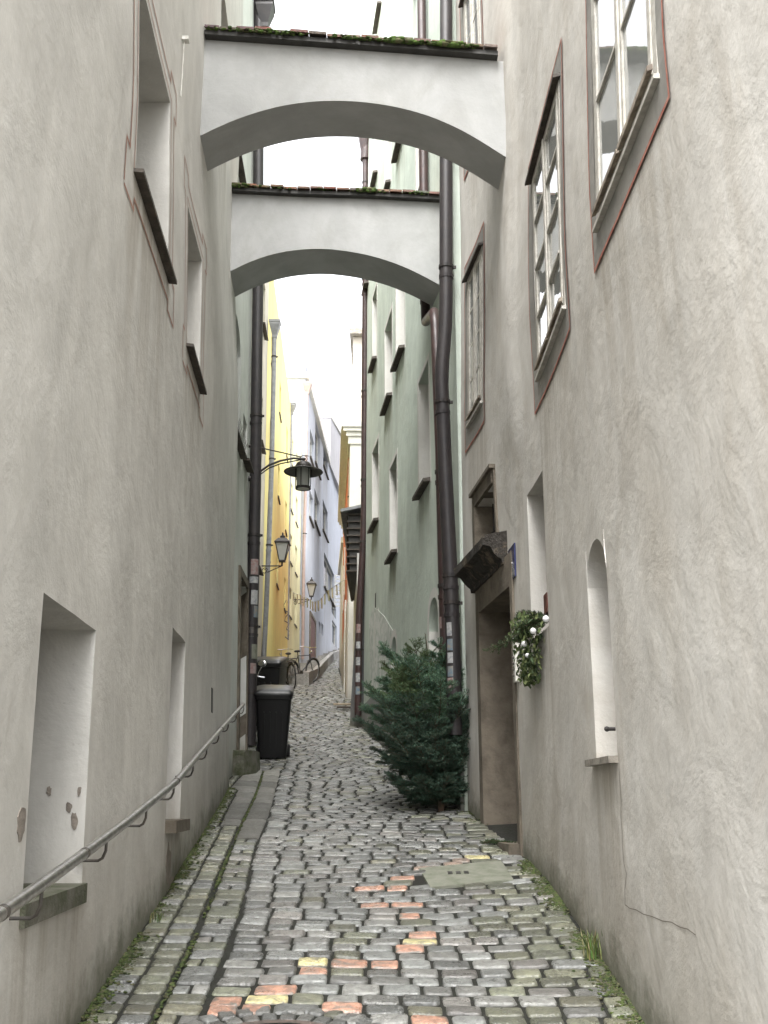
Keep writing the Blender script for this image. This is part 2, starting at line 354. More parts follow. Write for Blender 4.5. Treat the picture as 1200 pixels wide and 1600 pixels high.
M = dict(
 left=plaster('plaster_left', (.645, .63, .59), (.45, .435, .40), .5, .6, .7, .42, .8),
 left2=plaster('plaster_left_far', (.67, .68, .65), (.51, .53, .49), .5, .5, .6, .3, .7),
 right=plaster('plaster_right', (.63, .612, .572), (.43, .395, .34), .65, .7, .9, .38, .8, coarse=1.1),
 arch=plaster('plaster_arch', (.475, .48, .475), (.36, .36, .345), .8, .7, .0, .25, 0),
 green=plaster('plaster_green', (.60, .665, .59), (.48, .54, .48), .6, .7, .35, .4, .3),
 white=plaster('plaster_white', (.68, .67, .63), (.5, .49, .45), .4, .3, .5, .3, .2),
 cream=plaster('plaster_cream', (.66, .61, .51), (.5, .46, .38), .5, .5, .8, .4, .3),
 yellow=plaster('plaster_yellow', (.88, .78, .32), (.78, .66, .32), .4, .4, .5, .3, .25, dark=(.42, .38, .24)),
 paley=plaster('plaster_pale_yellow', (.84, .79, .52), (.70, .65, .45), .5, .5, .7, .3, .3, dark=(.30, .29, .25)),
 blue=plaster('plaster_blue', (.44, .465, .53), (.38, .395, .44), .4, .3, .5, .25, .2),
 pale=plaster('plaster_lilac', (.46, .45, .47), (.4, .39, .4), .4, .3, .5, .25, .2),
 red=plaster('plaster_red', (.52, .15, .07), (.45, .18, .1), .5, .5, .8, .3, .2),
 beige=plaster('plaster_beige', (.48, .44, .39), (.4, .37, .33), .5, .4, 0, .3, 0),
 dgrey=plaster('plaster_dark_grey', (.13, .135, .14), (.08, .08, .08), .6, .7, .6, .6, .4),
 greyp=plaster('plaster_grey_plinth', (.30, .31, .30), (.18, .18, .17), .6, .7, .6, .6, .4),
 stone=rough('door_stone', (.165, .14, .108), (.095, .08, .06), 5, .85, .8, .012),
 stone_d=rough('dark_stone', (.035, .03, .025), (.15, .12, .085), 6, .9, 1, .03, th=(.54, .62)),
 moss_stone=rough('mossy_stone', (.13, .125, .10), (.045, .055, .022), 4, .9, 1, .02),
 sill=rough('weathered_sill', (.05, .042, .034), (.10, .082, .065), 14, .7, .6, .006),
 sill_l=rough('pale_sill', (.28, .26, .22), (.16, .14, .12), 12, .8, .6, .006),
 bandg=rough('painted_grey_band', (.27, .26, .235), (.19, .185, .17), 4, .85, .4, .006),
 redline=rough('painted_red_line', (.30, .085, .055), (.42, .2, .15), 12, .85, .2, .003),
 pinkline=rough('painted_faded_line', (.30, .15, .11), (.42, .26, .20), 9, .85, .2, .003),
 wood=rough('window_wood', (.52, .50, .45), (.36, .34, .30), 16, .55, .5, .004),
 wood_d=rough('weathered_rail_wood', (.14, .11, .085), (.38, .33, .26), 9, .7, .6, .005),
 woodred=rough('door_wood', (.13, .035, .022), (.07, .02, .014), 10, .5, .4, .004),
 woodw=rough('white_window_wood', (.66, .66, .63), (.5, .5, .47), 10, .5, .3, .003),
 glass=glassm('window_glass', (.27, .28, .27), 2.6, .02, .1), glass_d=glassm('dark_window_glass', (.03, .035, .04), 1.6),
 lampglass=glassm('lamp_glass', (.45, .45, .42), 1.5, .15),
 iron=rough('black_iron', (.018, .017, .017), (.04, .03, .025), 20, .5, .3, .003, spec=.4),
 irong=rough('lamp_shade_metal', (.085, .085, .08), (.05, .05, .05), 12, .5, .3, .003),
 pipeb=rough('dark_drainpipe', (.022, .019, .021), (.034, .028, .028), 9, .5, .15, .003, noise_r=.12),
 pipebr=rough('brown_drainpipe', (.05, .026, .024), (.03, .018, .017), 8, .45, .15, .003, noise_r=.12),
 zinc=rough('zinc_drainpipe', (.25, .255, .26), (.18, .185, .19), 7, .5, .2, .003, metal=.2),
 copper=rough('copper_drainpipe', (.36, .27, .25), (.30, .23, .22), 7, .5, .2, .003),
 steel=rough('handrail_steel', (.60, .59, .57), (.42, .41, .39), 24, .34, .15, .002, metal=1, noise_r=.14),
 steeld=rough('bracket_steel', (.10, .095, .09), (.16, .14, .12), 20, .45, .3, .002, metal=.7),
 tile=vcol('roof_tile', .8, .8, .008, 22, var=.6), moss=vcol('moss', .95, .8, .01, 60, .2), leaf=vcol('foliage', .6, .1, .002, 60, .35, var=.1),
 bark=rough('bark', (.11, .07, .045), (.06, .045, .03), 20, .9, 1, .01),
 cobble=vcol('cobblestone', .35, 1.0, .008, 22, .8, wet=True, var=.6), joint=rough('joint_earth', (.014, .013, .010), (.010, .013, .006), 14, .9, 1, .02),
 slab=vcol('granite_slab', .6, .9, .008, 22, .45, wet=True, var=.5),
 concrete=rough('cover_concrete', (.20, .205, .165), (.13, .14, .10), 10, .75, .8, .006),
 castiron=rough('cast_iron', (.09, .075, .065), (.17, .12, .10), 20, .45, .5, .004, metal=.3),
 plastic=rough('black_plastic', (.007, .007, .008), (.010, .010, .010), 8, .42, .2, .003, noise_r=.08),
 lid=rough('bin_lid_plastic', (.013, .013, .014), (.02, .02, .02), 6, .33, .15, .003),
 rubber=plain('rubber', (.015, .015, .015), .8), chrome=plain('chrome', (.75, .75, .75), .15, 1), white_p=rough('white_plastic', (.75, .74, .70), (.55, .53, .48), 10, .4, .1),
 signblue=rough('enamel_blue', (.02, .025, .09), (.03, .035, .11), 8, .25, .1, noise_r=.08), signwhite=plain('enamel_white', (.7, .7, .7), .3),
 paper=rough('sticker_paper', (.42, .42, .41), (.22, .23, .25), 26, .5, .1), paper2=rough('red_sticker_paper', (.26, .15, .14), (.30, .27, .26), 18, .5, .1), paper3=rough('blue_sticker_paper', (.12, .18, .23), (.25, .22, .18), 20, .5, .1),
 ink=plain('ink', (.02, .02, .03), .6), flag=rough('bunting_cloth', (.58, .55, .46), (.42, .40, .34), 5, .9, .2), flag2=rough('green_bunting_cloth', (.40, .46, .36), (.5, .48, .4), 5, .9, .2),
 awning=rough('slatted_dark_wood', (.026, .024, .021), (.042, .040, .036), 12, .6, .5, .004), bauble=plain('bauble_white', (.75, .75, .76), .25, .1, .5, .3),
 darkin=plain('dark_interior', (.015, .014, .013), .9), paintg=plain('bicycle_paint', (.05, .055, .06), .35, .2, .5, .3), planks=rough('plank', (.40, .33, .24), (.28, .23, .17), 9, .8, .6),
 mortar_w=rough('scraped_paint', (.62, .63, .60), (.42, .47, .42), 7, .9, .3, th=(.45, .6)), damage=rough('bare_render', (.19, .165, .14), (.27, .235, .2), 12, .95, 1, .01), crack=plain('crack', (.17, .15, .125), .95),
)
# ------------------------------------------------------------------ houses
def arcz(h, y):
    t = (y - h['y0']) / (h['y1'] - h['y0']) * 2 - 1
    return h['z1'] - h['arch'] + h['arch'] * math.sqrt(max(0, 1 - t * t))
def front_mesh(W, y0, y1, ztop, holes, step, back, exy=()):
    """wall sheet with recessed openings, closed into a block; returns MB + hg values"""
    zb = zg(y0) - .4
    ys = {y0, y1}; zs = {zb, ztop}
    n = max(1, round((y1 - y0) / step)); ys |= {y0 + (y1 - y0) * i / n for i in range(n + 1)}
    n = max(1, round((ztop - zb) / step)); zs |= {zb + (ztop - zb) * i / n for i in range(n + 1)}
    keepy = {y0, y1} | set(exy); keepz = {zb, ztop}
    for h in holes:
        keepy |= {h['y0'], h['y1']}; keepz |= {h['z0'], h['z1']}
        if h.get('arch'):
            keepz.add(h['z1'] - h['arch'])
            keepy |= {h['y0'] + (h['y1'] - h['y0']) * (.25 - .25 * math.cos(math.pi * i / 12) + .5 * i / 12) for i in range(13)}
    def merge(a, keep):
        a = sorted(a | keep); o = []
        for v in a:
            if v in keep or all(abs(v - k) > .04 for k in keep): o.append(v)
        return sorted(set(o))
    ys = merge(ys, keepy); zs = merge(zs, keepz)
    for h in holes:        # no loose courses inside an arch head
        if h.get('arch'): zs = [z for z in zs if z in keepz or not (h['z1'] - h['arch'] < z < h['z1'])]
    mb = MB(); mb.nonorm = True; idx = {}
    fl = W.side
    def V(y, z, d=0, key=0):
        k = (round(y, 5), round(z, 5), round(d, 4), key)
        if k not in idx:
            idx[k] = len(mb.v); p = W.P(y, z, d)
            if W.amp > .01 and y0 < y < y1 and z < ztop:        # hand-made, never quite straight
                p.y += .007 * noise.noise(Vector((z * 2.7, y * 1.1, 5))); p.z += .007 * noise.noise(Vector((y * 2.7, z * 1.1, 9)))
            mb.v.append(p)
        return idx[k]
    def F(l, inward=1):
        mb.f.append(l if fl * inward > 0 else l[::-1]); mb.m.append(0)
    def inh(y, z):
        for h in holes:
            if h['y0'] < y < h['y1'] and h['z0'] < z < h['z1']: return h
    for ya, yb in zip(ys, ys[1:]):
        for za, zb_ in zip(zs, zs[1:]):
            if inh((ya + yb) / 2, (za + zb_) / 2): continue
            F([V(ya, za), V(ya, zb_), V(yb, zb_), V(yb, za)])      # normal toward the lane for side=+1 -> -x
    for hi, h in enumerate(holes):
        d = h['d']; K = 10 + hi * 5; A = h.get('arch', 0); zt = h['z1'] - A; sp = h.get('splay', 0)
        hy = [v for v in ys if h['y0'] <= v <= h['y1']]; hz = [v for v in zs if h['z0'] <= v <= zt]
        for k, y in ((0, h['y0']), (1, h['y1'])):
            yi = y + (sp if k == 0 else -sp)
            for za, zb_ in zip(hz, hz[1:]):
                a = [V(y, za, 0, K + k), V(y, zb_, 0, K + k)]
                b = []
                for z in (zb_, za):
                    kk = (yi, z, d, K + k, 'i')
                    if kk not in idx: idx[kk] = len(mb.v); mb.v.append(Vector((W.X(y, z) + W.side * d, yi, z)))
                    b.append(idx[kk])
                F(a + b, -1 if k == 0 else 1)
        for ya, yb in zip(hy, hy[1:]):
            F([V(ya, h['z0'], 0, K + 2), V(yb, h['z0'], 0, K + 2), V(yb, h['z0'], d, K + 2), V(ya, h['z0'], d, K + 2)], 1)
            if not A: F([V(ya, h['z1'], 0, K + 3), V(yb, h['z1'], 0, K + 3), V(yb, h['z1'], d, K + 3), V(ya, h['z1'], d, K + 3)], -1)
            else:
                a, b = arcz(h, ya), arcz(h, yb)
                F([V(ya, a, 0, K + 3), V(yb, b, 0, K + 3), V(yb, b, d, K + 3), V(ya, a, d, K + 3)], -1)
                poly = [V(ya, a)]
                if ya == h['y0']: poly += [V(ya, z) for z in zs if zt < z < h['z1']]
                poly += [V(ya, h['z1']), V(yb, h['z1'])]
                if yb == h['y1']: poly += [V(yb, z) for z in reversed(zs) if zt < z < h['z1']]
                poly.append(V(yb, b))
                F(poly)
                F([V(ya, zt, d, K + 4), V(ya, a, d, K + 4), V(yb, b, d, K + 4), V(yb, zt, d, K + 4)])
        F([V(h['y0'], h['z0'], d, K + 4), V(h['y0'], zt, d, K + 4), V(h['y1'], zt, d, K + 4), V(h['y1'], h['z0'], d, K + 4)])
    hg_front = len(mb.v)
    # block: sides, top, back
    def side(y, inw):
        c = [V(y, z, 0, 3) for z in zs]; xb = W.side * back + W.base(y)
        a = len(mb.v); mb.v.append(Vector((xb, y, zs[0]))); mb.v.append(Vector((xb, y, zs[-1])))
        F(c + [a + 1, a], inw)
    side(y0, -1); side(y1, 1)
    c = [V(y, ztop, 0, 4) for y in ys]; a = len(mb.v)
    mb.v.append(Vector((W.side * back + W.base(y1), y1, ztop))); mb.v.append(Vector((W.side * back + W.base(y0), y0, ztop)))
    F(c + [a, a + 1], -1)
    a = len(mb.v)
    for y, z in ((y0, zs[0]), (y1, zs[0]), (y1, ztop), (y0, ztop)): mb.v.append(Vector((W.side * back + W.base(y), y, z)))
    F([a, a + 1, a + 2, a + 3])
    return mb
def house(name, W, y0, y1, ztop, mat, label, holes=(), step=.3, back=5, exy=()):
    t = thing(name, (W.base(y0), y0, zg(y0)), label, 'house')
    mb = front_mesh(W, y0, y1, ztop, list(holes), step, back, exy); mb.holes = list(holes)
    o = mb.build('wall', mat, t, smooth='auto')
    return t
def hole(W, pts, d, arch=0, **k):       # opening from photo pixels of its four corners
    q = [W.hit(*p) for p in pts]; ys = sorted(a[0] for a in q); zs = sorted(a[1] for a in q)
    h = dict(y0=(ys[0] + ys[1]) / 2, y1=(ys[2] + ys[3]) / 2, z0=(zs[0] + zs[1]) / 2, z1=(zs[2] + zs[3]) / 2, d=d)
    if arch: h['arch'] = arch
    h.update(k); return h
def inset_window(par, W, h, mats=None, panes=(2, 3), dd=None, label=None, fw=.05):
    d = (h['d'] if dd is None else dd); y0, y1, z0, z1 = h['y0'], h['y1'], h['z0'], h['z1'] - h.get('arch', 0) * .0
    wm, gm = mats or (M['woodw'], M['glass_d'])
    f = MB()
    def b(ya, yb, za, zb_, da, db): f.wbox(W, ya, yb, za, zb_, da, db)
    if h.get('arch'): z1 = h['z1'] - h['arch'] * .3
    b(y0 + .003, y0 + fw, z0 + .003, z1 - .003, d - .07, d - .005); b(y1 - fw, y1 - .003, z0 + .003, z1 - .003, d - .07, d - .005)
    b(y0 + fw, y1 - fw, z0 + .003, z0 + fw, d - .07, d - .005); b(y0 + fw, y1 - fw, z1 - fw, z1 - .003, d - .07, d - .005)
    cols, rows = panes
    for i in range(1, cols):
        y = y0 + (y1 - y0) * i / cols; b(y - .025, y + .025, z0 + fw, z1 - fw, d - .06, d - .012)
    for j in range(1, rows):
        z = z0 + (z1 - z0) * j / rows; b(y0 + fw, y1 - fw, z - .012, z + .012, d - .055, d - .014)
    w_ = f.build('window', wm, par, label=label)
    p = MB(); p.wbox(W, y0 + fw * .5, y1 - fw * .5, z0 + fw * .5, z1 - fw * .5, d - .035, d - .025); p.build('pane', gm, w_)
    return w_
def sill(par, W, h, mat, out=.06, th=.028, ext=.04, drop=.03, name='window_sill', din=.1, gap=.0):
    mb = MB(); q = []
    ya, yb, z = h['y0'] - ext, h['y1'] + ext, h['z0'] + gap
    for d, dz in ((-out, -drop), (din, .01)):
        for y, zz in ((ya, z - th + dz), (yb, z - th + dz), (yb, z + .004 + dz), (ya, z + .004 + dz)): q.append(W.P(y, zz, d))
    mb.hexa(q); return mb.build(name, mat, par)
# ------------------------------------------------------------------ terrain and lane bed
def lane_edges(y):
    L = WL1.base(y) if y < 11.3 else WL2.base(y) if y < 14.2 else (WL3.base(y) if y < 22 else WL4.base(y) if y < 33 else WL5.base(y) if y < 36.5 else WL6.base(y))
    Rr = WR1.base(y) if y < 9.9 else WR2.base(y) if y < 19.05 else (-.1 if y < 24.3 else WR3.base(y) if y < 33 else WR4.base(y) if y < 38 else 1.2)
    return L, Rr
mb = MB(); xs = [-220, -60, -20, -6, -3.5, -2, -1, 0, 1, 2, 4, 8, 20, 60, 220]
ys = [-200, -60, -20, -8, -4, 0] + [1.5 * i for i in range(1, 44)] + [70, 90, 140, 260]
vs = [(x, y, zg(y) - .045) for y in ys for x in xs]; n = len(xs)
mb.add(vs, [(j * n + i, j * n + i + 1, (j + 1) * n + i + 1, (j + 1) * n + i) for j in range(len(ys) - 1) for i in range(n - 1)])
tag(mb.build('ground', M['joint'], smooth=True), kind='structure')

# ------------------------------------------------------------------ houses, left side
h_l1 = dict(y0=4.80, y1=5.93, z0=4.84, z1=6.15, d=.42)
h_l2 = dict(y0=6.95, y1=7.78, z0=4.83, z1=6.0, d=.42)
n_l1 = dict(y0=3.70, y1=4.58, z0=1.23, z1=2.335, d=.62)
n_l2 = dict(y0=6.72, y1=7.42, z0=1.47, z1=2.70, d=.5)
h_l3 = dict(y0=8.9, y1=9.8, z0=8.55, z1=10.0, d=.4)
hL1 = house('house', WL1, .6, 11.4, 13.2, M['left'], 'pale grey plastered house on the left with the steel handrail and deep window recesses',
            [h_l1, h_l2, n_l1, n_l2, h_l3], .18)
for h in (h_l1, h_l2, h_l3): inset_window(hL1, WL1, h); sill(hL1, WL1, h, M['sill'], .055, .02, .05, .01)
for h in (n_l1, n_l2): inset_window(hL1, WL1, h, (M['wood'], M['glass_d']), (1, 2))
# mossy stone sill in the big low recess, stub of a stone sill in the small one
s1 = MB(); s1.wbox(WL1, n_l1['y0'] - .02, n_l1['y1'] + .02, 1.185, 1.262, -.02, .60); s1.build('stone_sill', M['moss_stone'], hL1)
s1 = MB(); s1.wbox(WL1, n_l2['y0'] - .0, n_l2['y1'] + .02, 1.40, 1.475, -.07, .48); s1.build('stone_sill', M['stone'], hL1)
# painted outlines round the upper windows
def pxline(W, pts): return [W.hit(*p) for p in pts]
pl = MB()
def frameline(h, o, w_, ears=True):
    y0, y1, z0, z1 = h['y0'] - o, h['y1'] + o, h['z0'] - o * 1.25, h['z1'] + o
    e = .09
    if not ears: return pl.ribbon(WL1, [(y0, z0 + o * 1.2), (y0, z1), (y1, z1), (y1, z0 + o * 1.2)], w_)
    e2 = .16
    return pl.ribbon(WL1, [(y0 - e, z0), (y0 - e, z0 + e2 * 1.6), (y0, z0 + e2 * 1.6), (y0, z1 - e2), (y0 - e, z1 - e2), (y0 - e, z1 + e), (y0 + e2, z1 + e), (y0 + e2, z1), (y1 - e2, z1), (y1 - e2, z1 + e), (y1 + e, z1 + e), (y1 + e, z1 - e2), (y1, z1 - e2), (y1, z0 + e2 * 1.6), (y1 + e, z0 + e2 * 1.6), (y1 + e, z0 - .02), (y1 - e2, z0 - .02), (y1 - e2, z0 + .05), (y0 + e2, z0 + .05), (y0 + e2, z0 - .02), (y0 - e, z0 - .02)], w_)
for h in (h_l1, h_l2):
    frameline(h, .17, .019); frameline(h, .05, .014, False)
pl.build('painted_outline', M['pinkline'], hL1)
dm = MB()        # patches of missing plaster inside the recess and by the small sill
def patch(dmb, c, r, n=14, ax='jamb', h=None):
    y, z = c; pts = []
    for i in range(n):
        a = 2 * math.pi * i / n; rr = 1 + .3 * noise.noise(Vector((math.cos(a) * 1.5 + c[0] * 9, math.sin(a) * 1.5, c[1] * 7))) * 2 + .06 * U(-1, 1); pts.append((math.cos(a) * r[0] * rr, math.sin(a) * r[1] * rr))
    if ax == 'wall':
        dmb.wquad(WL1, [(y + a, z + b) for a, b in pts], -.003, .004)
    else:
        yb = h['y1'] - .003; dmb.add([Vector((WL1.X(h['y1'], z) - (y + a), yb, z + b)) for a, b in pts], [tuple(range(n))])
for c_, r_, kw in (((.07, 1.57), (.014, .026), dict(h=n_l1)), ((.16, 1.64), (.010, .02), dict(h=n_l1)), ((.045, 1.51), (.016, .04), dict(h=n_l1)), ((.03, 1.64), (.008, .02), dict(h=n_l1)),
        ((3.62, 1.52), (.05, .05), dict(ax='wall')), ((6.9, 1.2), (.10, .12), dict(ax='wall')), ((7.1, 1.08), (.16, .04), dict(ax='wall'))):
    dm = MB(); patch(dm, c_, r_, **kw); dm.build('plaster_damage', M['damage'], hL1)
gr = MB()       # small dark vent slot low on the wall
a = WL1.hit(331, 1096); gr.wbox(WL1, a[0] - .05, a[0] + .05, a[1] - .1, a[1] + .12, -.004, .01); gr.build('vent_slot', M['awning'], hL1)

h2a = dict(y0=11.85, y1=12.85, z0=6.0, z1=7.75, d=.35, arch=.35)
h2b = dict(y0=13.25, y1=13.75, z0=6.1, z1=6.75, d=.25)
h2c = dict(y0=11.85, y1=12.85, z0=9.9, z1=11.4, d=.3)
d2 = dict(y0=12.98, y1=13.86, z0=zg(12.98) + .25, z1=4.40, d=.32)
hL2 = house('house', WL2, 11.42, 14.2, 15.2, M['left2'], 'narrow grey green house behind the second arch with a stone framed doorway', [h2a, h2b, h2c, d2], .4)
for h in (h2a, h2c): inset_window(hL2, WL2, h); sill(hL2, WL2, h, M['sill'], .09, .025, .12, .0)
inset_window(hL2, WL2, h2b, panes=(1, 1)); sill(hL2, WL2, h2b, M['sill'], .1)
spk = MB()      # pigeon spikes on the sill
for i in range(26):
    y = h2a['y0'] + (h2a['y1'] - h2a['y0']) * i / 25
    for k in (-1, 1): spk.cyl(WL2.P(y, 6.0, -.06), WL2.P(y + U(-.03, .03), 6.13, -.06 - .05 * k), .0022, n=4)
spk.build('pigeon_spikes', M['steeld'], hL2)
fr = MB(); t = .11
fr.wbox(WL2, d2['y0'] - t, d2['y0'], zg(d2['y0']) - .1, d2['z1'] + t, -.03, .14); fr.wbox(WL2, d2['y1'], d2['y1'] + t, zg(d2['y0']) - .1, d2['z1'] + t, -.03, .14)
fr.wbox(WL2, d2['y0'], d2['y1'], d2['z1'], d2['z1'] + t, -.03, .14); fr.build('door_frame', M['stone'], hL2)
dr = MB(); dr.wbox(WL2, d2['y0'], d2['y1'], d2['z0'], d2['z1'], .26, .30)
for k in range(2): dr.wbox(WL2, d2['y0'] + .1, d2['y1'] - .1, d2['z0'] + .15 + .95 * k, d2['z0'] + .9 + .95 * k, .245, .262)
do = dr.build('door', M['woodred'], hL2)

h3 = [dict(y0=15.5 + i * 2.4, y1=16.3 + i * 2.4, z0=z, z1=z + 1.2, d=.15) for i in range(3) for z in (6.2, 8.9, 11.6)]
hL3 = house('house', WL3, 14.25, 22, 14.9, M['cream'], 'cream house set back behind the rubbish bins and the lantern', h3, .8)
for h in h3: inset_window(hL3, WL3, h); sill(hL3, WL3, h, M['sill'], .09)
def winrows(ys, zs, w_=.75, hh=1.15, d=.14): return [dict(y0=y, y1=y + w_, z0=z, z1=z + hh, d=d) for y in ys for z in zs]
h4 = winrows((23.1, 26.4, 30.0), (7.1, 9.5, 11.9), .7, .95)
hL4 = house('house', WL4, 22.03, 30.2 + 2.0, 14.4, M['yellow'], 'bright yellow house beyond the bins with rows of small windows', h4, .8)
for h in h4: inset_window(hL4, WL4, h); sill(hL4, WL4, h, M['sill'], .035, .04, .03)
h5 = winrows((32.9, 34.6), (7.4, 9.2, 11.0, 12.6), .7, .95)
hL5 = house('house', WL5, 32.22, 36.45, 14.3, M['paley'], 'pale yellow house between the bright yellow and the blue house', h5, .8)
for h in h5: inset_window(hL5, WL5, h); sill(hL5, WL5, h, M['sill'], .035, .04, .03)
def gp(W, *p): return W.hit(*p)
h6 = []
for a in ((484, 680, 491, 712), (492, 668, 500, 720), (505, 686, 512, 726), (483, 771, 489, 806), (491, 774, 499, 812), (504, 790, 512, 826), (506, 880, 522, 915)):
    p, q = WL6.hit(a[0], a[3]), WL6.hit(a[2], a[3] - 4); r_ = WL6.hit((a[0] + a[2]) / 2, a[1]); h6.append(dict(y0=min(p[0], q[0]), y1=max(p[0], q[0]), z0=p[1], z1=r_[1], d=.18))
a_, b_ = WL6.hit(483, 1030), WL6.hit(491, 1028); c_ = WL6.hit(487, 966)
d6 = dict(y0=a_[0], y1=b_[0], z0=zg(a_[0]) + .2, z1=c_[1], d=.3)
sm6 = []
for a in ((498, 972, 501, 988), (502, 974, 505, 990), (519, 974, 526, 1003), (518, 946, 525, 956)):
    p, q = WL6.hit(a[0], a[3]), WL6.hit(a[2], a[3]); r_ = WL6.hit((a[0] + a[2]) / 2, a[1]); sm6.append(dict(y0=p[0], y1=q[0], z0=p[1], z1=r_[1], d=.15))
print('blue', [{k: round(v, 1) for k, v in h.items()} for h in h6 + [d6] + sm6])
hL6 = house('house', WL6, 36.5, 62, 17.2, M['blue'], 'pale blue house closing the bend with windows in rows and an open white shutter', [h for h in h6 + sm6], .8, 8)
for h in h6: inset_window(hL6, WL6, h, panes=(2, 1)); sill(hL6, WL6, h, M['sill'], .08, .06, .05)
for h in sm6: inset_window(hL6, WL6, h, panes=(1, 1))
db = MB(); db.wbox(WL6, d6['y0'], d6['y1'], zg(d6['y0']), d6['z1'], -.03, .1); o_ = db.build('door', M['woodred'], hL6)
db = MB(); t = .12; db.wbox(WL6, d6['y0'] - t, d6['y0'], zg(d6['y0']), d6['z1'] + t, -.06, .1); db.wbox(WL6, d6['y1'], d6['y1'] + t, zg(d6['y0']), d6['z1'] + t, -.06, .1); db.wbox(WL6, d6['y0'], d6['y1'], d6['z1'], d6['z1'] + t, -.06, .1)
db.build('door_frame', M['stone'], hL6)
sh = MB(); h = h6[6]
o = WL6.P(h['y1'], h['z0'], -.02)
for i in range(2):
    sh.box(o + Vector((.02 + .62 * i, .05, (h['z1'] - h['z0']) / 2)), (.05, .04, h['z1'] - h['z0']))
for i in range(9): sh.box(o + Vector((.33, .05, (h['z1'] - h['z0']) * i / 8)), (.6, .03, .05))
sh.build('open_shutter', M['woodw'], hL6)
# gable of a further house rising over the blue one
rf = MB(); rf.hexa([(-9, 47, 17.2), (-9, 62, 17.2), (-1.45, 62, 17.2), (-2.6, 47, 17.2), (-9, 47, 19.6), (-9, 62, 21.6), (-1.5, 62, 21.6), (-2.6, 47, 19.6)])
rf.build('upper_storey', M['pale'], hL6)
cr = MB()
for (ya, za), (yb, zb_) in (((36.4, 17.21), (46.9, 17.21)), ((46.95, 19.61), (61.9, 21.61))):
    q = []
    for y, z in ((ya, za), (yb, zb_)):
        x = WL6.base(y) + (-.15 if y < 50 else 0)
        q.append([(x + .15, y, z), (x - 1, y, z), (x - 1, y, z + .22), (x + .15, y, z + .22)])
    cr.hexa(q[0] + q[1])
cr.build('cornice', M['white'], hL6)

# ------------------------------------------------------------------ houses, right side
def win_geo(y0, y1, z0, z1): return dict(y0=y0, y1=y1, z0=z0, z1=z1)
W1 = win_geo(3.44, 4.57, 4.36, 6.35); W2 = win_geo(5.53, 6.62, 4.42, 6.02); W3 = win_geo(8.93, 9.60, 5.18, 6.82); W4 = win_geo(8.72, 9.5, 8.32, 10.2)
nr1 = dict(y0=6.66, y1=7.28, z0=2.70, z1=3.77, d=.42)
nr2 = dict(y0=4.93, y1=5.42, z0=1.80, z1=2.90, d=.36, arch=.2)
dR = dict(y0=8.00, y1=9.24, z0=zg(8.1) - .3, z1=3.27, d=.46)
ovr = dict(y0=8.52, y1=9.28, z0=3.74, z1=4.26, d=.40)
slit = dict(y0=9.6, y1=9.72, z0=5.75, z1=6.15, d=.15)
for h in (W1, W2, W3, W4): h['d'] = .06
hR1 = house('house', WR1, .6, 9.95, 12.8, M['right'], 'weathered pale grey house on the right with grey banded wooden windows and a stone doorway',
            [W1, W2, W3, W4, nr1, nr2, dR, ovr, slit], .18, exy={7.2, 7.32, 7.41, 7.5, 7.62})
for h in (nr1, nr2): inset_window(hR1, WR1, h, (M['wood'], M['glass_d']), (1, 2))
inset_window(hR1, WR1, slit, panes=(1, 1), fw=.02)
sl_ = MB(); sl_.wbox(WR1, nr2['y0'] - .0, nr2['y1'] + .09, 1.768, 1.80, -.045, .34); sl_.build('window_sill', M['sill_l'], hR1)
